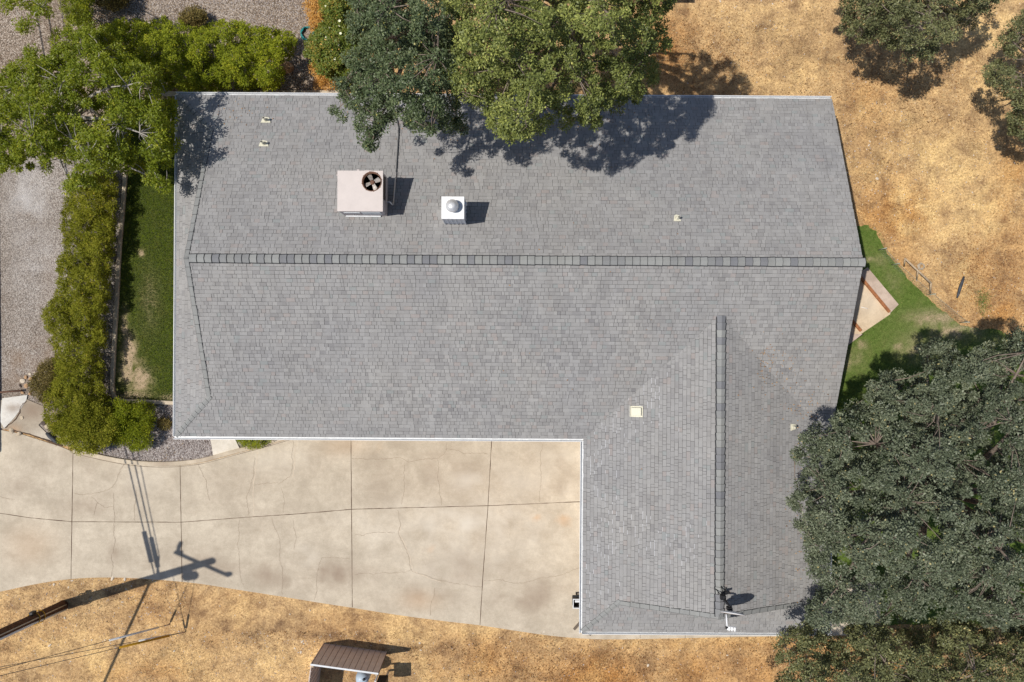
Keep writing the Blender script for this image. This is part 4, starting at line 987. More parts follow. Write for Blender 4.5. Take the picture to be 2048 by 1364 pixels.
for k in range(32): bm.faces.new((rings[6][k], rings[6][(k+1) % 32], rings[13][(k+1) % 32], rings[13][k]))
for v in rings[0]+rings[7]: bm.verts.remove(v)
worldpart('reflector', bm, 'dishwhite', sd_)
lnb = G(1454.5, 1254, DZ-.12); bot = G(1452.5, 1229, DZ-.22)
bm = bmesh.new(); tube(bm, [bot, (bot+lnb)/2+Vector((0, 0, -.01)), lnb], .024, 8); worldpart('feed_arm', bm, 'dishwhite', sd_)
bm = bmesh.new()
for k in range(3):
    q = lnb + Vector((.05+.085*k, -.02-.012*k, .04)); cyl(bm, q+Vector((0, -.07, .0)), q+Vector((0, .07, .02)), .034, .04, 12, 0)
box(bm, lnb+Vector((.12, -.05, .02)), (.28, .05, .05), 0); box(bm, lnb+Vector((-.02, -.02, 0)), (.06, .08, .07), 1)
worldpart('feed_horn', bm, ['white', 'black'], sd_)
bm = bmesh.new(); mt = dc - nrm*.12 + Vector((-.10, 0, -.05))
tube(bm, [base, base+Vector((0, 0, .35)), mt+Vector((0, .1, 0)), mt], [.028, .028, .03, .05], 10)
for q in (Vector((-.18, .2, 0)), Vector((.18, .22, 0)), Vector((0, .3, 0))):
    f_ = base + q; f_.z = zw_(f_.x)+.01; tube(bm, [f_, base+Vector((0, 0, .38))], .014, 6)
box(bm, base+Vector((0, 0, .02)), (.22, .22, .03)); box(bm, mt+Vector((0, .02, 0)), (.14, .10, .2))
box(bm, base+Vector((-.02, .02, .28)), (.16, .13, .14)); box(bm, base+Vector((.16, .12, .16)), (.14, .07, .05))
worldpart('mast', bm, 'black', sd_)

# ------------------------------------------------------------------ foliage
def leafmesh(name, C, R, per, ln, wd, mat, r, tuft_t, flat=0.35, outb=0.6, squash=0.6, needle=False, tilt=0.7):
    n = len(C); idx = np.repeat(np.arange(n), per); m = len(idx)
    d = r.normal(size=(m, 3)); d /= np.linalg.norm(d, axis=1)[:, None]
    rad = r.random(m)**0.45
    off = d*rad[:, None]*R[idx][:, None]; off[:, 2] *= squash
    P = C[idx] + off
    ax = d*outb + r.normal(size=(m, 3))*0.6; ax[:, 2] = ax[:, 2]*flat + (0.55 if needle else 0.0); ax /= np.linalg.norm(ax, axis=1)[:, None] + 1e-9
    nr = r.normal(size=(m, 3))*tilt; nr[:, 2] = np.abs(nr[:, 2]) + 0.55; nr += d*0.45
    sd = np.cross(nr, ax); sd /= np.linalg.norm(sd, axis=1)[:, None] + 1e-9
    L = ln*r.uniform(.6, 1.35, m); W = wd*r.uniform(.7, 1.3, m)
    up = np.cross(ax, sd)
    b = P; tip = P + ax*L[:, None]; mid = P + ax*(L*.48)[:, None] - up*(L*.06)[:, None]
    V = np.stack([b, mid + sd*W[:, None]/2, tip, mid - sd*W[:, None]/2], 1)
    t = np.clip(0.45*tuft_t[idx] + 0.55*r.beta(1.5, 1.7, m) + np.where(r.random(m) < .012, .5, 0), 0, 1)
    return quads_mesh(name, V, t, mat)
def wobble(poly, amp, seed):
    P = np.array(poly, float); c = P.mean(0); d = P - c; L = np.linalg.norm(d, axis=1, keepdims=True) + 1e-6
    n = fbm(P[:, 0]*.03, P[:, 1]*.03, seed, 3) - .5
    return [tuple(q) for q in P + d/L*(n*2.6*amp)[:, None]]
def tufts(poly, spacing, ze, zt_, edge, lobe_sp, lobe_h, r, layers=((0, 1.0), (-.7, .7), (-1.6, .6)), drop=.25, edge_drop=.4, seed=0, gapt=.33):
    """tuft centres inside a pixel outline, on a lumpy dome; returns world points"""
    xs = [p[0] for p in poly]; ys = [p[1] for p in poly]; zm = (ze+zt_)/2; k = (H-zm)/FPX
    area = (max(xs)-min(xs))*(max(ys)-min(ys))*k*k
    def darts(sp, ncand):
        px = r.uniform(min(xs), max(xs), ncand); py = r.uniform(min(ys), max(ys), ncand)
        ok = inpoly(px, py, poly); px, py = px[ok], py[ok]; grid = {}; keep = []; s = sp/k
        for i in range(len(px)):
            gx, gy = int(px[i]//s), int(py[i]//s); good = True
            for a in (-1, 0, 1):
                for b in (-1, 0, 1):
                    for j in grid.get((gx+a, gy+b), ()):
                        if (px[i]-px[j])**2 + (py[i]-py[j])**2 < s*s: good = False; break
                    if not good: break
                if not good: break
            if good: grid.setdefault((gx, gy), []).append(i); keep.append(i)
        return px[keep], py[keep]
    lx, ly = darts(lobe_sp, int(area/lobe_sp**2*12)+40)
    lz = r.uniform(-.5, .5, len(lx))*lobe_h
    out = []; outt = []
    for dz, frac in layers:
        px, py = darts(spacing, int(area/spacing**2*7))
        if frac < 1:
            s_ = r.random(len(px)) < frac; px, py = px[s_], py[s_]
        if len(px) == 0: continue
        D = (px[:, None]-lx[None])**2 + (py[:, None]-ly[None])**2; nn = np.argmin(D, 1); dl = np.sqrt(D[np.arange(len(px)), nn])*k/lobe_sp
        dm = polydist(px, py, poly)*k
        pf = np.clip(dm/edge, 0, 1); z = ze + (zt_-ze)*np.sqrt(pf*(2-pf)) + lobe_h*(.45 - 1.3*dl*dl) + lz[nn] + dz*np.clip(.25+pf, 0, 1) + r.normal(0, .06, len(px))*lobe_h
        gap = fbm(px*k*1.15, py*k*1.15, seed+5); thr = np.where(dm < .35, edge_drop, drop)
        ok = (r.random(len(px)) > thr*np.clip((dl-.25)*2.2, .15, 1.4)) & ~((gap < gapt) & (dl > .3))
        P = Gn(px[ok], py[ok], z[ok]); P[:, 2] = z[ok]
        out.append(P); outt.append(np.clip(.5 + r.normal(0, .16, ok.sum()) + (lz[nn][ok]/max(lobe_h, .01))*.25, 0, 1))
    return np.concatenate(out), np.concatenate(outt), lx, ly
def limbs(bm, base, fork_h, C, r, nlimb, r0, twig, bend=.25, mi=0):
    """tapered trunk, forking limbs to spread-out tufts and thin twigs to their neighbours"""
    base = np.array(base, float); top = C.mean(0)
    fork = base + np.array([(top[0]-base[0])*.25, (top[1]-base[1])*.25, fork_h])
    mid = (base+fork)/2 + np.array([r.normal(0, .08), r.normal(0, .08), 0])
    tube(bm, [base - np.array([0, 0, .1]), base + np.array([0, 0, .15]), mid, fork], [r0*1.6, r0*1.2, r0, r0*.9], 10, mi)
    # farthest-point choice of limb ends
    sel = [int(r.integers(len(C)))]; D = np.linalg.norm(C - C[sel[0]], axis=1)
    for _ in range(nlimb-1):
        j = int(np.argmax(D)); sel.append(j); D = np.minimum(D, np.linalg.norm(C-C[j], axis=1))
    pts_all = []
    for j in sel:
        e = C[j] - np.array([0, 0, .12]); L = np.linalg.norm(e-fork); m = 7; pts = []
        s1 = r.normal(0, bend*.35, 3)*L*.3; s1[2] = abs(s1[2])*.3
        for q in range(m+1):
            t = q/m; p = fork + (e-fork)*t + s1*math.sin(PI*t) + np.array([0, 0, (L*.10)*math.sin(PI*t)]) + (r.normal(0, .035, 3) if 0 < q < m else 0)
            pts.append(p)
        ra = r0*.5*min(1.0, .55+L*.08)
        tube(bm, pts, [ra*(1-q/m)**1.1 + .012 for q in range(m+1)], 6, mi)
        pts_all += pts[2:]
    A = np.array(pts_all)
    pick = r.permutation(len(C))[:twig]
    for j in pick:
        d = np.linalg.norm(A - C[j], axis=1); i = int(np.argmin(d))
        if d[i] < .15: continue
        a, e = A[i], C[j]; md = (a+e)/2 + r.normal(0, .06, 3) + np.array([0, 0, .05])
        tube(bm, [a, md, e], [.016+.006*d[i], .011, .005], 5, mi)
def tree(name, label, poly, base, ze, zt_, leaf, bark, seed, spacing=.30, per=170, ln=.068, wd=.038, edge=1.6, lobe=1.15, lobe_h=1.05, rad=.20, r0=.2, nl=26, tw=260, fork=2.0, group='trees around the house', layers=((0, 1.0), (-.55, .8), (-1.2, .8), (-2.0, .7), (-2.9, .6)), drop=.12, edge_drop=.45, squash=.7, flat=.55, tilt=1.15, gapt=.36, wob=9):
    r = np.random.default_rng(seed)
    base = Vector(base); t = empty(name, base, label, 'tree', group)
    C, tt, lx, ly = tufts(wobble(smooth_poly(poly, 8, True), wob, seed), spacing, ze, zt_, edge, lobe, lobe_h, r, layers, drop, edge_drop, seed, gapt)
    off = np.array(base)
    R = rad*r.uniform(.6, 1.35, len(C))
    me = leafmesh('crown', C - off, R, per, ln, wd, leaf, r, tt, flat, .6, squash, False, tilt)
    link('crown', me, t)
    bm = bmesh.new(); limbs(bm, (0, 0, 0), fork, C - off, r, nl, r0, tw)
    me = bpy.data.meshes.new('trunk'); bm.to_mesh(me); bm.free(); mats(me, bark); link('trunk', me, t)
    return t
def shrub(name, label, poly, ze, zt_, leaf, seed, spacing=.16, per=110, ln=.08, wd=.026, edge=.5, lobe=.6, lobe_h=.3, rad=.15, cat='shrub', group=None, needle=True, layers=((0, 1.), (-.2, .9), (-.45, .7)), drop=.04, edge_drop=.25, bark='oakbark', flat=.6, extra=None):
    r = np.random.default_rng(seed)
    cx = sum(p[0] for p in poly)/len(poly); cy = sum(p[1] for p in poly)/len(poly)
    base = G(cx, cy, 0); t = empty(name, base, label, cat, group)
    C, tt, lx, ly = tufts(wobble(smooth_poly(poly, 5, True), 5, seed), spacing, ze, zt_, edge, lobe, lobe_h, r, layers, drop, edge_drop, seed, .0)
    C[:, 2] = np.maximum(C[:, 2], .06); off = np.array(base)
    me = leafmesh('foliage', C-off, rad*r.uniform(.7, 1.3, len(C)), per, ln, wd, leaf, r, tt, flat, .8, .8, needle)
    link('foliage', me, t)
    bm = bmesh.new()
    low = C[r.permutation(len(C))[:max(8, len(C)//7)]] - off
    for e in low:
        a = np.array([e[0]*.75, e[1]*.75, 0.0]) if len(C) > 150 else np.array([0, 0, 0.]); tube(bm, [a, (a+e)/2 + r.normal(0, .04, 3), e], [.018, .012, .006], 5)
    me = bpy.data.meshes.new('stem'); bm.to_mesh(me); bm.free(); mats(me, bark); link('stem', me, t)
    return t, C

# big oak at lower right
tree('oak_tree', 'huge grey-green oak overhanging the right side of the wing roof', [(1882, 688), (1940, 700), (1985, 690), (2030, 672), (2110, 680), (2150, 900), (2150, 1260), (2020, 1260), (1930, 1240), (1800, 1245), (1700, 1240), (1640, 1250), (1612, 1225), (1640, 1190), (1628, 1140), (1612, 1080), (1590, 1050), (1598, 1020), (1576, 1000), (1598, 965), (1590, 925), (1600, 885), (1592, 862), (1640, 850), (1668, 820), (1740, 806), (1730, 785), (1780, 748), (1840, 760), (1845, 705)],
     (14.6, -5.2, 0), 5.2, 8.6, 'oakgrey', 'oakbark', 101, per=170, edge=2.3, lobe=1.05, lobe_h=1.25, r0=.34, nl=40, tw=480, fork=2.2, rad=.19)
tree('oak_tree', 'olive oak with thin crown over bare soil at the bottom right corner', [(1552, 1310), (1575, 1265), (1600, 1262), (1612, 1245), (1640, 1268), (1690, 1262), (1730, 1240), (1820, 1262), (1900, 1240), (1990, 1262), (2060, 1240), (2150, 1260), (2150, 1450), (1560, 1450), (1545, 1390), (1565, 1350)],
     (13.0, -12.6, 0), 4.4, 6.6, 'oakolive', 'oakbark', 102, per=150, edge=1.8, lobe=1.1, lobe_h=1.0, r0=.22, nl=26, tw=320, drop=.2, edge_drop=.3, gapt=.22, wob=3)
# two oaks at the top
tree('oak_tree', 'dark blue-green oak hanging over the top edge of the roof', [(700, -70), (900, -70), (925, 20), (930, 90), (915, 170), (925, 230), (935, 262), (925, 285), (905, 262), (880, 250), (860, 268), (838, 250), (822, 262), (805, 240), (770, 245), (758, 262), (748, 285), (735, 298), (726, 285), (735, 262), (708, 258), (705, 238), (680, 240), (664, 222), (690, 205), (670, 188), (672, 165), (700, 150), (690, 120), (708, 90), (690, 50), (700, 10)],
     (-2.9, 11.2, 0), 6.9, 9.0, 'oakdark', 'oakbark', 103, gapt=.14, layers=((0, 1.0), (-.55, .8), (-1.2, .85), (-2.0, .8), (-2.8, .75), (-3.6, .6)), per=170, edge=1.5, lobe=1.0, lobe_h=1.1, rad=.18, r0=.22, nl=24, tw=300, fork=3.0, drop=.08)
tree('oak_tree', 'broad olive-green oak over the roof edge, beside the dark oak', [(900, -70), (1310, -70), (1345, 10), (1345, 45), (1320, 62), (1340, 95), (1310, 120), (1312, 150), (1285, 175), (1292, 198), (1250, 200), (1235, 225), (1200, 215), (1185, 250), (1150, 235), (1120, 250), (1090, 250), (1070, 265), (1050, 282), (1035, 265), (1005, 282), (995, 262), (975, 262), (970, 235), (945, 225), (945, 200), (915, 190), (900, 165), (885, 150), (895, 120), (880, 80), (895, 30)],
     (2.0, 11.8, 0), 7.3, 10.0, 'oakgreen', 'oakbark', 104, gapt=.27, edge_drop=.35, wob=11, layers=((0, 1.0), (-.55, .75), (-1.2, .8), (-2.0, .75), (-2.8, .7), (-3.6, .5)), per=170, edge=1.8, lobe=1.0, lobe_h=1.2, rad=.18, r0=.26, nl=28, tw=340, fork=3.2, drop=.08)
tree('oak_tree', 'low oak on dry ground at the top right, with its shadow beneath', [(1670, -70), (2010, -70), (2012, -10), (1985, 12), (1965, 40), (1925, 55), (1905, 80), (1870, 90), (1850, 108), (1820, 112), (1795, 98), (1770, 95), (1760, 80), (1710, 78), (1690, 65), (1700, 20)],
     (14.4, 13.0, 0), 3.6, 5.6, 'oakolive', 'oakbark', 105, spacing=.32, per=150, ln=.075, edge=1.4, lobe=1.1, lobe_h=.6, r0=.2, nl=20, tw=240, drop=.08, edge_drop=.3, gapt=.24)
tree('oak_tree', 'small oak cut by the right edge of the picture, above the dry slope', [(2020, 62), (2030, 45), (2100, 30), (2150, 300), (2060, 280), (2040, 275), (2008, 258), (2010, 235), (2030, 215), (2015, 190), (1990, 170), (1968, 150), (1992, 120), (2006, 100), (1998, 85)],
     (19.6, 9.8, 0), 2.6, 4.2, 'oakolive', 'oakbark', 106, spacing=.32, per=140, ln=.075, edge=1.0, lobe=.9, lobe_h=.6, r0=.14, nl=14, tw=140, drop=.28, edge_drop=.5, fork=1.2)
# bright tree at the left
tree('ash_tree', 'bright yellow-green tree with pale twigs beside the left eave', [(40, 130), (60, 100), (98, 128), (108, 88), (100, 60), (112, 28), (140, 40), (160, 28), (180, 60), (205, 75), (225, 90), (262, 88), (270, 120), (310, 140), (325, 175), (320, 190), (342, 205), (348, 240), (336, 275), (350, 290), (338, 330), (318, 345), (325, 370), (285, 355), (265, 335), (240, 350), (205, 355), (190, 375), (160, 370), (120, 372), (115, 345), (90, 335), (70, 338), (55, 330), (20, 340), (-20, 330), (-60, 250), (-30, 190), (0, 150)],
     (-16.6, 7.6, 0), 3.1, 5.5, 'ashgreen', 'palebark', 107, spacing=.30, per=150, ln=.09, wd=.042, edge=1.7, lobe=1.0, lobe_h=1.1, r0=.17, nl=26, tw=420, drop=.2, edge_drop=.5, fork=1.8, squash=.6, rad=.20, tilt=1.1)
tree('ash_tree', 'small green branch tree at the top left corner over pale gravel', [(20, -60), (110, -60), (108, 20), (90, 25), (92, 40), (75, 50), (80, 62), (60, 78), (64, 58), (45, 60), (25, 55), (50, 35), (30, 15), (5, 18), (0, -20)],
     (-19.5, 14.4, 0), 3.4, 4.6, 'ashgreen', 'palebark', 108, spacing=.32, per=90, ln=.09, wd=.042, edge=1.0, lobe=.8, lobe_h=.5, r0=.08, nl=10, tw=80, drop=.4, edge_drop=.6, fork=1.4)
# hedges
shrub('hedge', 'long yellow-green hedge along the left lawn kerb', [(140, 370), (175, 352), (215, 352), (232, 365), (230, 430), (222, 520), (214, 600), (208, 700), (206, 775), (222, 806), (224, 830), (180, 870), (140, 870), (98, 850), (92, 800), (102, 770), (112, 720), (100, 665), (92, 640), (96, 615), (116, 590), (120, 530), (132, 480), (124, 450)], .28, .98, 'hedge', 201, spacing=.17, per=95, rad=.12, edge=.65, lobe=.45, lobe_h=.42, cat='hedge', ln=.085, wd=.024)
shrub('shrub', 'rounded green shrub with golden tips beside the driveway corner of the hedge', [(108, 850), (150, 812), (200, 812), (232, 826), (240, 860), (222, 885), (200, 900), (172, 908), (150, 900), (125, 885)], .3, 1.0, 'hedge', 202, edge=.5, lobe=.5, lobe_h=.25, group='shrubs around the hedge', ln=.085, wd=.024)
shrub('shrub', 'deep green shrub on the gravel below the lawn kerb', [(222, 808), (262, 806), (300, 808), (310, 830), (298, 855), (302, 880), (278, 898), (252, 888), (228, 880), (215, 850)], .25, .85, 'hedge2', 203, edge=.45, lobe=.5, lobe_h=.25, group='shrubs around the hedge', ln=.08, wd=.024)
shrub('shrub', 'small brownish shrub next to the pile of rocks', [(62, 775), (75, 748), (92, 728), (112, 725), (120, 755), (108, 790), (85, 800)], .2, .8, 'brush', 204, edge=.4, lobe=.5, lobe_h=.2, group='shrubs around the hedge', ln=.08, wd=.024)
shrub('hedge', 'bright leafy hedge running across the top left behind the house', [(175, 60), (215, 52), (260, 36), (300, 46), (350, 45), (400, 60), (450, 42), (520, 55), (570, 62), (592, 80), (590, 105), (572, 125), (560, 165), (535, 178), (480, 172), (420, 178), (350, 172), (320, 180), (260, 150), (200, 130)], .4, 1.6, 'hedge2', 205, spacing=.19, per=100, edge=.6, lobe=.6, lobe_h=.7, cat='hedge', needle=False, ln=.07, wd=.034, drop=.15, rad=.13)
shrub('shrub', 'dark green shrub at the top left between tree and gravel yard', [(130, -40), (178, -40), (178, 40), (150, 48), (128, 30)], .4, 1.3, 'hedge2', 206, group='shrubs around the hedge', needle=False, ln=.06, wd=.022)
shrub('shrub', 'small dry brown shrub on gravel behind the top hedge', [(362, 40), (375, 20), (395, 22), (408, 36), (395, 48), (375, 50)], .15, .5, 'brush', 207, edge=.3, lobe=.4, lobe_h=.15, spacing=.13)
shrub('shrub', 'tiny dry bush alone on the stony bed by the eave', [(314, 845), (325, 835), (340, 840), (342, 855), (328, 860), (316, 857)], .08, .32, 'brush', 208, edge=.2, lobe=.3, lobe_h=.08, spacing=.08, per=40, ln=.05, rad=.08)
shrub('shrub', 'low green plant beside the walkway under the eave', [(470, 868), (490, 868), (545, 868), (540, 884), (515, 894), (492, 896), (478, 884)], .12, .45, 'hedge2', 209, edge=.25, lobe=.3, lobe_h=.15, spacing=.11, per=50, needle=False, ln=.05, wd=.024, rad=.1)
shrub('shrub', 'reddish dry shrub at the top edge above the hedge', [(190, -40), (250, -40), (252, 5), (225, 14), (200, 8)], .3, .9, 'brush', 210, edge=.4)
fs, FC = shrub('flowering_shrub', 'tall mixed green bush with pale yellow blossoms next to the dark oak', [(640, -40), (720, -40), (722, 60), (735, 140), (700, 165), (670, 150), (640, 150), (622, 125), (612, 95), (625, 70), (640, 40)], .8, 2.0, 'flower', 211, spacing=.17, edge=.6, lobe=.6, lobe_h=.5, needle=False, ln=.07, wd=.042)
shrub('shrub', 'orange dry bush left of the flowering bush', [(600, -40), (668, -40), (662, 30), (655, 55), (632, 60), (618, 30)], .4, 1.2, 'orangeleaf', 212, spacing=.17, edge=.5, needle=False, ln=.06, wd=.03)
shrub('shrub', 'orange and brown bush below the flowering bush by the roof edge', [(622, 125), (650, 135), (690, 138), (712, 150), (705, 172), (668, 170), (640, 165)], .3, .9, 'orangeleaf', 213, spacing=.16, edge=.4, needle=False, ln=.055, wd=.028)
def blossom(px, py):
    j = int(np.argmin(np.abs(np.array([toPx(c[0], c[1], c[2])[0]-px for c in FC])) + np.abs(np.array([toPx(c[0], c[1], c[2])[1]-py for c in FC]))))
    return G(px, py, FC[j][2]+.16)
bm = bmesh.new()
for (x, y) in ((679, 42), (690, 47), (658, 56), (679, 51), (681, 67), (653, 75), (676, 90), (652, 12), (670, 118)):
    q = blossom(x, y) - fs.location
    for k in range(6):
        t = 2*PI*k/6; a = Vector((math.cos(t), math.sin(t), .35))*.05; s_ = Vector((-math.sin(t), math.cos(t), 0))*.025
        bm.faces.new([bm.verts.new(q), bm.verts.new(q+a*.6+s_), bm.verts.new(q+a), bm.verts.new(q+a*.6-s_)])
me = bpy.data.meshes.new('blossom'); bm.to_mesh(me); bm.free(); mats(me, 'blossom'); link('blossom', me, fs)

# ------------------------------------------------------------------ utility pole, wires and guys
pb = G(127, 1210, 0); LEAN = Vector((0.0, .085, 1.0)); HP = 10.4
pole = empty('utility_pole', pb, 'leaning brown wooden utility pole at the lower left edge, casting a long shadow', 'utility pole')
def pp(h): return pb + LEAN*h
bm = bmesh.new(); tube(bm, [pp(-.1), pp(.4), pp(4), pp(7), pp(HP)], [.19, .18, .165, .15, .13], 14); worldpart('post', bm, 'pole', pole)
ca = (G(471, 1162.7) - G(363.6, 1115.6)).normalized()
bm = bmesh.new(); c = pp(HP-.75); an = math.atan2(ca.y, ca.x)
box(bm, c+Vector((0, 0, 0)), (2.25, .11, .14), rot=Matrix.Rotation(an, 3, 'Z')); worldpart('crossarm', bm, 'pole', pole)
for s_ in (-1.05, 1.0):
    bm = bmesh.new(); q = c + ca*s_; lathe(bm, (q.x, q.y, q.z+.07), [(.03, 0), (.1, .03), (.05, .09), (.1, .13), (.05, .2), (.09, .24), (.03, .3)], 12); worldpart('insulator', bm, 'galv', pole)
bm = bmesh.new(); q = c - ca*1.05; tube(bm, [q+Vector((0, 0, .05)), q+Vector((.05, .25, .1)), q+Vector((.12, .42, .1))], [.06, .09, .07], 8)
worldpart('cutout', bm, 'galv', pole)
bm = bmesh.new(); q = pp(HP-1.7) + Vector((.1, -.30, 0)); lathe(bm, (q.x, q.y, q.z-.35), [(.14, 0), (.17, .03), (.17, .6), (.13, .68), (.04, .72)], 20)
box(bm, pp(HP-1.7)+Vector((.03, -.12, 0)), (.1, .24, .25)); worldpart('transformer', bm, 'galv', pole)
bm = bmesh.new()
tube(bm, [pp(.1)+Vector((.15, -.14, 0)), pp(2)+Vector((.16, -.10, 0)), pp(6)+Vector((.15, -.09, 0))], .04, 8, 0)
tube(bm, [pp(.1)+Vector((.17, .05, 0)), pp(2)+Vector((.17, .04, 0)), pp(6)+Vector((.16, .04, 0))], .022, 8, 1); worldpart('riser_pipe', bm, ['gutter', 'hosegrey'], pole)
for h in (1.35, 1.62):
    bm = bmesh.new()
    for k in range(20):
        t0, t1 = 2*PI*k/20, 2*PI*(k+1)/20; cc = pp(h)
        tube(bm, [cc+Vector((.225*math.cos(t0), .225*math.sin(t0), 0)), cc+Vector((.225*math.cos(t1), .225*math.sin(t1), 0))], .018, 5)
    worldpart('band', bm, 'yellow', pole)
bm = bmesh.new(); box(bm, pp(1.7)+Vector((.02, .23, 0)), (.14, .12, .22), bev=.02); worldpart('meter_box', bm, 'black', pole)
bm = bmesh.new(); tube(bm, [pp(6.55), pp(6.55)+Vector((.05, .8, 0))], .045, 7); worldpart('bracket', bm, 'pole', pole)
def wire(name, label, pts, rad, mi=0, sag=0.0, sleeve=None, m=24):
    bm = bmesh.new(); a, b = Vector(pts[0]), Vector(pts[1]); L = []
    for k in range(m+1):
        t = k/m; L.append(a + (b-a)*t - Vector((0, 0, sag*4*t*(1-t))))
    tube(bm, L, rad, 6, 0)
    if sleeve:
        t0, t1, rs, mm = sleeve; tube(bm, [a + (b-a)*t0 - Vector((0, 0, sag*4*t0*(1-t0))), a + (b-a)*t1 - Vector((0, 0, sag*4*t1*(1-t1)))], rs, 8, 1)
        ms = ['wire', mm]
    else: ms = ['wire', 'wire']
    return props(worldpart(name, bm, ms, None), label, 'wire', 'wires of the utility pole')
wire('power_line', 'upper of the wires whose shadows run up the driveway', (pp(6.2)+Vector((.1, .1, 0)), pp(6.2)+Vector((-6.5, 33, 0))), .028, sag=.7, sleeve=(.016, .052, .085, 'wire'))
wire('power_line', 'wire beside the upper one, shadow on the driveway', (pp(6.25)+Vector((.27, .1, 0)), pp(6.3)+Vector((-6.0, 33, 0))), .028, sag=.7, sleeve=(.010, .045, .085, 'wire'))
wire('power_line', 'thin third wire from the short bracket of the pole', (pp(6.6)+Vector((.05, .8, 0)), pp(6.6)+Vector((-5.4, 33, 0))), .02, sag=.7)
wire('cable', 'thick cable bundle leading away below the left edge', (pp(6.1), pp(6.1)+Vector((-9, -22, -.4))), .055, sag=.4)
A1, A2 = G(338, 1249, .02), G(370, 1264, .02)
def guy(label, A, h, rs, mm, t0, t1): return wire('guy_wire', label, (A, pp(h)), .010, sag=.0, sleeve=(t0, t1, rs, mm))
guy('guy wire with a pale grey guard near the ground', A1, 9.2, .035, 'gutter', .045, .24)
guy('guy wire with a yellow guard near the ground', A2, 9.3, .04, 'yellow', .065, .25)
guy('bare guy wire ending at the same anchor as the yellow guard', A2, 7.6, .03, 'gutter', .065, .20)
for A, lb in ((A1, 'rusty anchor rod where the grey guarded guy wire meets the soil'), (A2, 'rusty anchor rod where the yellow guarded guy wire meets the soil')):
    bm = bmesh.new(); tube(bm, [A+Vector((.12, -.02, -.1)), A, A+(pp(9)-A)*.02], .02, 6); props(worldpart('guy_anchor', bm, 'rust', None), lb, 'anchor')

# ------------------------------------------------------------------ brown metal enclosure
a = G(648, 1287, 0); b = G(773, 1304, 0); d = (b-a); Lw = d.length; d.normalize(); ns = Vector((d.y, -d.x, 0)); HW = 1.68
en = empty('metal_enclosure', a, 'brown ribbed metal panel enclosure at the bottom edge, open to the right', 'enclosure')
def panel(p, dr, L, h, nm, thick=.03):
    bm = bmesh.new(); out = Vector((-dr.y, dr.x, 0)); nr = max(2, round(L/.21)); rot = Matrix.Rotation(math.atan2(dr.y, dr.x), 3, 'Z')
    c = p + dr*L/2; box(bm, (c.x, c.y, h/2), (L, thick, h), rot=rot)
    for k in range(nr+1):
        q = p + dr*(L*k/nr); box(bm, (q.x+out.x*.022, q.y+out.y*.022, h/2-.003), (.03, .016, h-.01), 0, rot=rot); box(bm, (q.x-out.x*.022, q.y-out.y*.022, h/2-.003), (.03, .016, h-.01), 0, rot=rot)
    for k in range(nr+1):
        q = p + dr*(L*k/nr+.022)
        for sg in (1, -1): box(bm, (q.x+out.x*.018*sg, q.y+out.y*.018*sg, h/2-.004), (.012, .008, h-.02), 2, rot=rot)
    for k in range(nr):
        for hh in (.35, 1.0, 1.55):
            q = p + dr*(L*(k+.5)/nr)
            for sg in (1, -1): box(bm, (q.x+out.x*.02*sg, q.y+out.y*.02*sg, hh), (.022, .012, .022), 1, rot=rot)
    return worldpart(nm, bm, ['brownmetal', 'gutter', 'rust'], en)
bm = bmesh.new(); c = (a+b)/2; box(bm, (c.x, c.y, HW+.012), (Lw+.04, .06, .02), rot=Matrix.Rotation(math.atan2(d.y, d.x), 3, 'Z')); worldpart('trim', bm, 'gutter', en)
panel(a, d, Lw, HW, 'panel'); panel(a + ns*.05, ns, 2.6, HW-.03, 'panel')
for q in (a+ns*.07+d*.06, b+ns*.07-d*.05, a+ns*2.6+d*.06): bm = bmesh.new(); box(bm, (q.x, q.y, HW/2), (.07, .07, HW), 0); worldpart('post', bm, 'lumber', en)
for hh in (.5, 1.3):
    bm = bmesh.new(); c = (a+b)/2 + ns*.045; box(bm, (c.x, c.y, hh), (Lw-.2, .035, .07), 0, rot=Matrix.Rotation(math.atan2(d.y, d.x), 3, 'Z'))
    worldpart('rail', bm, 'lumber', en)
q = G(722, 1362, 1.3)
tk = empty('pressure_tank', (q.x, q.y, 0), 'blue-white round water tank standing inside the brown enclosure', 'tank')
bm = bmesh.new(); lathe(bm, (q.x, q.y, .08), [(.2, 0), (.25, .06), (.25, .95), (.22, 1.1), (.14, 1.19), (.04, 1.22)], 28); worldpart('vessel', bm, 'tank', tk)
bm = bmesh.new(); lathe(bm, (q.x, q.y, 0), [(.2, 0), (.2, .085), (.17, .085)], 20); worldpart('base', bm, 'black', tk); bm = bmesh.new(); lathe(bm, (q.x+.1, q.y+.05, 1.24), [(.05, 0), (.05, .06), (.02, .07)], 12); worldpart('fitting', bm, 'black', tk)
q = G(765, 1362, 1.0)
bx = empty('pump_control_box', (q.x, q.y, 0), 'dark metal control box on a post inside the open side of the enclosure', 'control box')
bm = bmesh.new(); box(bm, (q.x, q.y-.15, 1.05), (.34, .5, .62), bev=.02); worldpart('case', bm, 'black', bx)
bm = bmesh.new(); cyl(bm, (q.x-.22, q.y+.1, 0), (q.x-.22, q.y+.1, 1.25), .03, None, 10); cyl(bm, (q.x+.05, q.y-.1, 0), (q.x+.05, q.y-.1, .8), .045, None, 10); worldpart('post', bm, 'galv', bx)

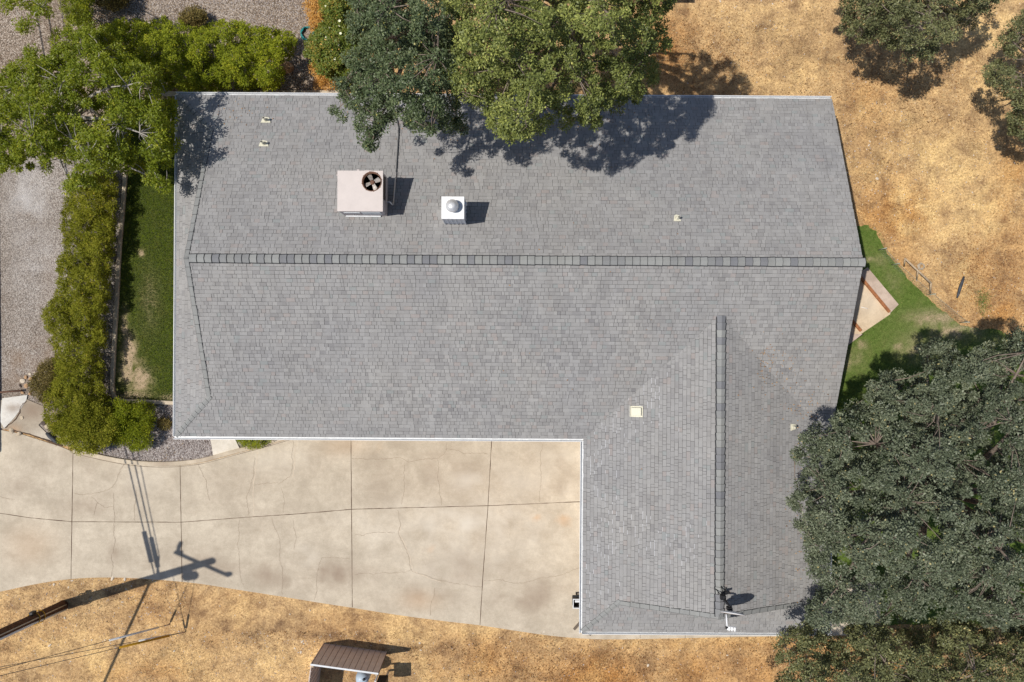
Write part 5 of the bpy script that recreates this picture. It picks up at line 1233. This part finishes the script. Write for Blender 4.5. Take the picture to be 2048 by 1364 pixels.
# ------------------------------------------------------------------ right yard: wire fence, leaning frame, hose, pipe, rails
def mesh_fence():
    a = G(1756, 500); b = G(1782, 530); c = G(1852, 590); e = G(1918, 645); pts = [a, b, c, e]
    f = empty('wire_fence', a, 'low wire mesh fence along the edge of the green lawn', 'fence')
    bm = bmesh.new(); hgt = .5
    for p, q in zip(pts[:-1], pts[1:]):
        L = (q-p).length; n = int(L/.10)
        for k in range(n+1):
            s_ = p + (q-p)*k/n; tube(bm, [s_+Vector((0, 0, .02)), s_+Vector((0, 0, hgt))], .0018, 3)
        for k in range(5): z = .03+k*.10; tube(bm, [p+Vector((0, 0, z)), q+Vector((0, 0, z))], .0018, 3)
        tube(bm, [p+Vector((0, 0, hgt)), q+Vector((0, 0, hgt))], .004, 4)
    worldpart('mesh_panel', bm, 'wirefence', f)
    for p in pts:
        bm = bmesh.new(); cyl(bm, p, p+Vector((0, 0, hgt+.1)), .016, None, 6); worldpart('post', bm, 'wirefence', f)
mesh_fence()
A, B, Cc, Dd = G(1808, 533), G(1810, 517, .55), G(1862, 566, .55), G(1860, 588)
fr = empty('timber_railing', A, 'weathered pale wooden railing on posts beside the wire fence', 'railing')
bm = bmesh.new(); tube(bm, [B, Cc], .035, 6); worldpart('rail', bm, 'lumber', fr)
for p, q in ((A, B), (Dd, Cc), (G(1833, 560), (B+Cc)/2)):
    bm = bmesh.new(); p = Vector(p); tube(bm, [p, q], .03, 6); worldpart('post', bm, 'lumber', fr)
def coil(name, c, r_, turns, rad, mat, label, arc=1.0, ph=0.0):
    bm = bmesh.new(); pts = []; n = int(36*turns*arc)
    for k in range(n+1):
        t = 2*PI*k/36 + ph; rr = r_*(1+.08*math.sin(k*.9)) - .012*(k/36)
        pts.append(Vector((c.x+rr*math.cos(t), c.y+rr*math.sin(t), c.z+rad+.016*(k/36)+.01*math.sin(k*.37))))
    tube(bm, pts, rad, 6); return props(worldpart(name, bm, mat, None), label, 'hose')
coil('garden_hose', G(1841, 533, .0), .13, 4, .016, 'hosegrey', 'tan coiled hose lying beside the wooden frame')
coil('garden_hose', G(616, 68, .02), .27, 4.6, .02, 'teal', 'teal coiled garden hose on gravel at the end of the top hedge')
bm = bmesh.new(); pts = [G(1928, 553, .06), G(1924, 565, .07), G(1920, 576, .07), G(1916, 590, .06), G(1914, 596, .05)]; tube(bm, pts, [.03, .055, .06, .045, .03], 8)
props(worldpart('plastic_pipe', bm, 'blacktube', None), 'short black plastic pipe lying on the dry slope', 'pipe')
def rail(px0, px1, label):
    bm = bmesh.new(); p, q = G(*px0, .09), G(*px1, .09); d_ = (q-p); box(bm, (p+q)/2, (d_.length, .10, .09), rot=Matrix.Rotation(math.atan2(d_.y, d_.x), 3, 'Z'), bev=.01)
    return props(worldpart('wooden_edging', bm, 'edging', None), label, 'edging', 'rust coloured edging boards of the patio')
MAT['edging'] = simple('rust_boards', (.32, .13, .055), 0.85, 0.3, 8)
rail((1716, 548), (1779, 624), 'long rust-brown board between patio and stone border'); rail((1700, 636), (1722, 662), 'short rust-brown board close to the roof edge')
bm = bmesh.new(); tube(bm, [G(1722, 614, .05), G(1730, 616, .05), G(1735, 617, .05)], .012, 5)
props(worldpart('white_stick', bm, 'white', None), 'thin white stick lying on the patio', 'stick')

# ------------------------------------------------------------------ left side: rocks, log, pipe, added unseen fence
def rock(p, s, mat, seed, squash=.6):
    r = random.Random(seed); bm = bmesh.new(); bmesh.ops.create_icosphere(bm, subdivisions=2, radius=s)
    ph = [r.uniform(0, 6) for _ in range(6)]
    for v in bm.verts:
        k = 1 + .2*math.sin(v.co.x/s*2.1+ph[0]) + .2*math.sin(v.co.y/s*2.3+ph[1]) + .15*math.sin(v.co.z/s*3+ph[2]) + r.uniform(-.07, .07)
        v.co *= k; v.co.z *= squash; v.co.x *= 1+.3*math.sin(ph[3])
    bmesh.ops.rotate(bm, cent=(0, 0, 0), matrix=Matrix.Rotation(ph[4], 3, 'Z'), verts=bm.verts)
    me = bpy.data.meshes.new('rock'); bm.to_mesh(me); bm.free(); mats(me, mat); return link('rock', me, None, p + Vector((0, 0, s*squash*.35)))
pile = [(46, 762, .11, 'rock', 'white rock at the left of the rock pile'), (53, 754, .09, 'rockorange', 'tan rock on the upper side of the rock pile'), (61, 758, .10, 'rockorange', 'orange rock in the middle of the rock pile'), (71, 748, .09, 'rock', 'pale rock at the top of the pile, touching the brown shrub'), (53, 772, .10, 'rockorange', 'round tan rock in the lower half of the rock pile'), (46, 786, .11, 'rockorange', 'flat orange rock beside the rusty pipe end'),
        (60, 748, .07, 'rock', 'small grey rock at the very top of the rock pile'), (60, 787, .08, 'rockorange', 'small orange rock at the bottom of the rock pile'), (41, 772, .07, 'rockdark', 'dark rock at the left of the rock pile'), (58, 768, .07, 'rockdark', 'dark rock in the core of the rock pile'), (66, 763, .07, 'rock', 'pale rock at the right of the pile under the brown shrub')]
MAT['slabrock'] = simple('slab_rock', (.50, .41, .30), 0.9, 0.3, 12)
MAT['rockdark'] = simple('dark_rock', (.10, .075, .065), 0.9, 0.4, 9)
for i_, (x, y, s_, m_, lb) in enumerate(pile): props(rock(G(x, y, .01), s_*.72, m_, i_), lb, 'rock', 'rocks in the pile by the old slab')
props(rock(G(566, 133, .02), .26, 'rockorange', 50, .7), 'big brown boulder at the right end of the top hedge', 'rock')
for i_, (x, y, s_, m_, lb) in enumerate([(38, 868, .13, 'slabrock', 'broken tan concrete lump at the lower edge of the old slab'), (24, 862, .11, 'slabrock', 'broken pale lump at the left tip of the old slab'), (97, 852, .14, 'slabrock', 'pale concrete lump between the old slab and the hedge'), (88, 846, .09, 'rockdark', 'dark wedge of stone on the right of the old slab'), (44, 836, .09, 'slabrock', 'small tan lump on the crack of the old slab')]):
    props(rock(G(x, y, .03), s_*.8, m_, 80+i_, .45), lb, 'rock', 'broken lumps of the old slab')
big = [rock(Vector((0, 0, -5)), 1.0, 'rock', 60+k) for k in range(4)]
meshes = [o_.data for o_ in big]
for o_ in big: bpy.data.objects.remove(o_)
rocks_px = [(245, 1204, 3), (305, 1160, 2.2), (225, 1157, 4.2), (250, 1159, 3.2), (145, 1161, 3.2), (108, 1168, 4), (137, 1175, 2), (130, 1236, 2.5), (152, 1230, 2), (213, 1153, 1.6), (100, 1290, 3.2), (348, 1302, 2.6), (210, 1280, 2.2), (183, 1280, 2), (440, 1212, 1.6), (620, 1221, 2.6), (605, 1283, 3.4), (590, 1296, 2.4), (602, 1304, 2.6), (580, 1228, 2), (385, 1256, 2.2), (840, 1286, 2.6), (842, 1300, 2), (690, 1258, 1.8), (722, 1240, 1.8), (1088, 1264, 3.4), (1455, 1310, 2.2), (1475, 1326, 1.8), (1245, 1296, 2), (1360, 1300, 1.8), (1180, 1290, 1.5), (1296, 1331, 3), (1740, 283, 3), (1755, 357, 4), (1738, 290, 2.4), (1720, 222, 2.2), (1760, 345, 2), (1810, 330, 1.6), (1945, 385, 2), (1530, 57, 1.8), (1553, 56, 1.8), (1540, 42, 1.6), (1440, 2, 2.6),
            (480, 1190, 1.6), (520, 1205, 1.8), (470, 1230, 1.5), (650, 1240, 1.8), (350, 1260, 1.4), (880, 1270, 1.5), (1000, 1275, 1.5), (1750, 245, 1.8), (1860, 310, 1.5), (1690, 250, 1.7)]
for i_, (x, y, s_) in enumerate(rocks_px):
    o_ = bpy.data.objects.new('stone', meshes[i_ % 4]); COL.objects.link(o_); k = s_*.0135*random.uniform(.85, 1.15)
    o_.scale = (k*random.uniform(.9, 1.3), k, k*.8); o_.location = G(x, y, k*.15); o_.rotation_euler = (0, 0, random.uniform(0, 6))
    area = 'bare soil below the driveway' if y > 1100 else 'dry slope right of the house'
    props(o_, 'small pale stone lying on the ' + area, 'stone', 'stones on the ' + area)
bm = bmesh.new(); pts = [G(93, 866, .10), G(100, 873, .11), (G(110, 881, .10)), G(118, 887, .08)]; tube(bm, pts, [.05, .075, .08, .05], 10)
props(worldpart('log', bm, 'blacktube', None), 'short charred grey log at the edge of the driveway under the hedge', 'log')
bm = bmesh.new(); tube(bm, [G(-40, 788, .12), G(44, 781, .12)], .035, 8); props(worldpart('rusty_pipe', bm, 'rust', None), 'dark rusty pipe crossing the gravel to the rock pile', 'pipe')
bm = bmesh.new(); ribbon(bm, [(20, 859), (60, 868), (90, 879), (125, 892)], .06, .036, 0, .01); ribbon(bm, [(54, 802), (46, 814), (40, 824), (30, 840), (12, 856)], .03, .0495, 0, .03, .06); props(worldpart('timber_strip', bm, 'joint', None), 'thin dark timber strip between old slab and driveway', 'timber')
# unseen stand-ins added outside the frame to cast the shadows at its edges
def shadow_fence(p0, p1, h, label):
    f = empty('shadow_fence', p0, label, 'fence'); d_ = (p1-p0); L = d_.length; d_.normalize(); n = int(L/.16); rot = Matrix.Rotation(math.atan2(d_.y, d_.x), 3, 'Z'); bm = bmesh.new()
    for k in range(n): q = p0 + d_*(k+.5)*L/n; box(bm, (q.x, q.y, h/2), (L/n+.002, .02, h*random.uniform(.97, 1.0)), rot=rot)
    worldpart('boards', bm, 'lumber', f)  # boards of the added unseen fence
    for k in range(int(L/2.4)+1):
        bm = bmesh.new(); q = p0 + d_*min(L, k*2.4); box(bm, (q.x-.06, q.y, h/2), (.09, .09, h)); worldpart('post', bm, 'lumber', f)
shadow_fence(G(-24, 905), G(-30, 345), 1.0, 'plain board fence added unseen beyond the left edge to throw a shadow along the gravel')
# hose reel box under the wing eave and the two downspout ends
q = G(1154, 1206, .35)
hb = empty('hose_reel_box', (q.x, q.y, .03), 'black framed box with pale rim against the wing wall by the driveway', 'box')
bm = bmesh.new(); s_ = .2
for sx in (-1, 1): box(bm, (q.x+sx*.14, q.y, .22), (.03, .30, .36)); box(bm, (q.x, q.y+sx*.135, .22), (.25, .03, .36))
worldpart('side_panel', bm, 'black', hb)
bm = bmesh.new()
for sx in (-1, 1): box(bm, (q.x+sx*.15, q.y, .415), (.03, .36, .03)); box(bm, (q.x, q.y+sx*.165, .415), (.27, .03, .03))
box(bm, (q.x+.02, q.y+.085, .36), (.2, .1, .05)); worldpart('rim', bm, 'gutter', hb)
bm = bmesh.new(); box(bm, (q.x, q.y+.25, .32), (.34, .06, .05)); box(bm, (q.x, q.y+.25, .15), (.05, .05, .26)); worldpart('handle', bm, 'black', hb)
def spout(pts, label):
    bm = bmesh.new(); P = [G(x, y, z) for x, y, z in pts]; d_ = P[1]-P[0]; c = (P[0]+P[1])/2
    box(bm, c, (d_.length, .09, .07), rot=d_.to_track_quat('X', 'Z').to_matrix(), bev=.01)
    return props(worldpart('downspout_end', bm, 'spout', None), label, 'downspout', 'downspout ends at the wing corner')
MAT['spout'] = simple('spout_brown', (.13, .10, .075), 0.6, 0.2)
spout([(1168, 1236, .10), (1148, 1259, .09)], 'dark brown downspout end lying on the driveway at the wing corner'); spout([(1187, 1258, .10), (1179, 1270, .09)], 'short brown downspout end on the path below the wing eave')
q = G(1390, 12, 0)  # unseen shed, added to throw a shadow in at the top edge
sh = empty('shadow_shed', (q.x-2.3, q.y+1.6, 0), 'small wooden shed added unseen beyond the top edge for its shadow, behind the olive oak', 'shed')
bm = bmesh.new(); sx0, sy0, sx1, sy1 = q.x-2.9, q.y+.05, q.x-1.25, q.y+2.2
box(bm, ((sx0+sx1)/2, (sy0+sy1)/2, 1.0), (sx1-sx0, sy1-sy0, 2.0)); worldpart('wall', bm, 'lumber', sh)
bm = bmesh.new(); box(bm, ((sx0+sx1)/2, (sy0+sy1)/2, 2.06), (sx1-sx0+.2, sy1-sy0+.2, .08), bev=.01)
for k in range(9): box(bm, (sx0+(sx1-sx0)*k/8, (sy0+sy1)/2, 2.11), (.03, sy1-sy0+.18, .03))
worldpart('roof', bm, 'brownmetal', sh)  # roof of the added unseen shed
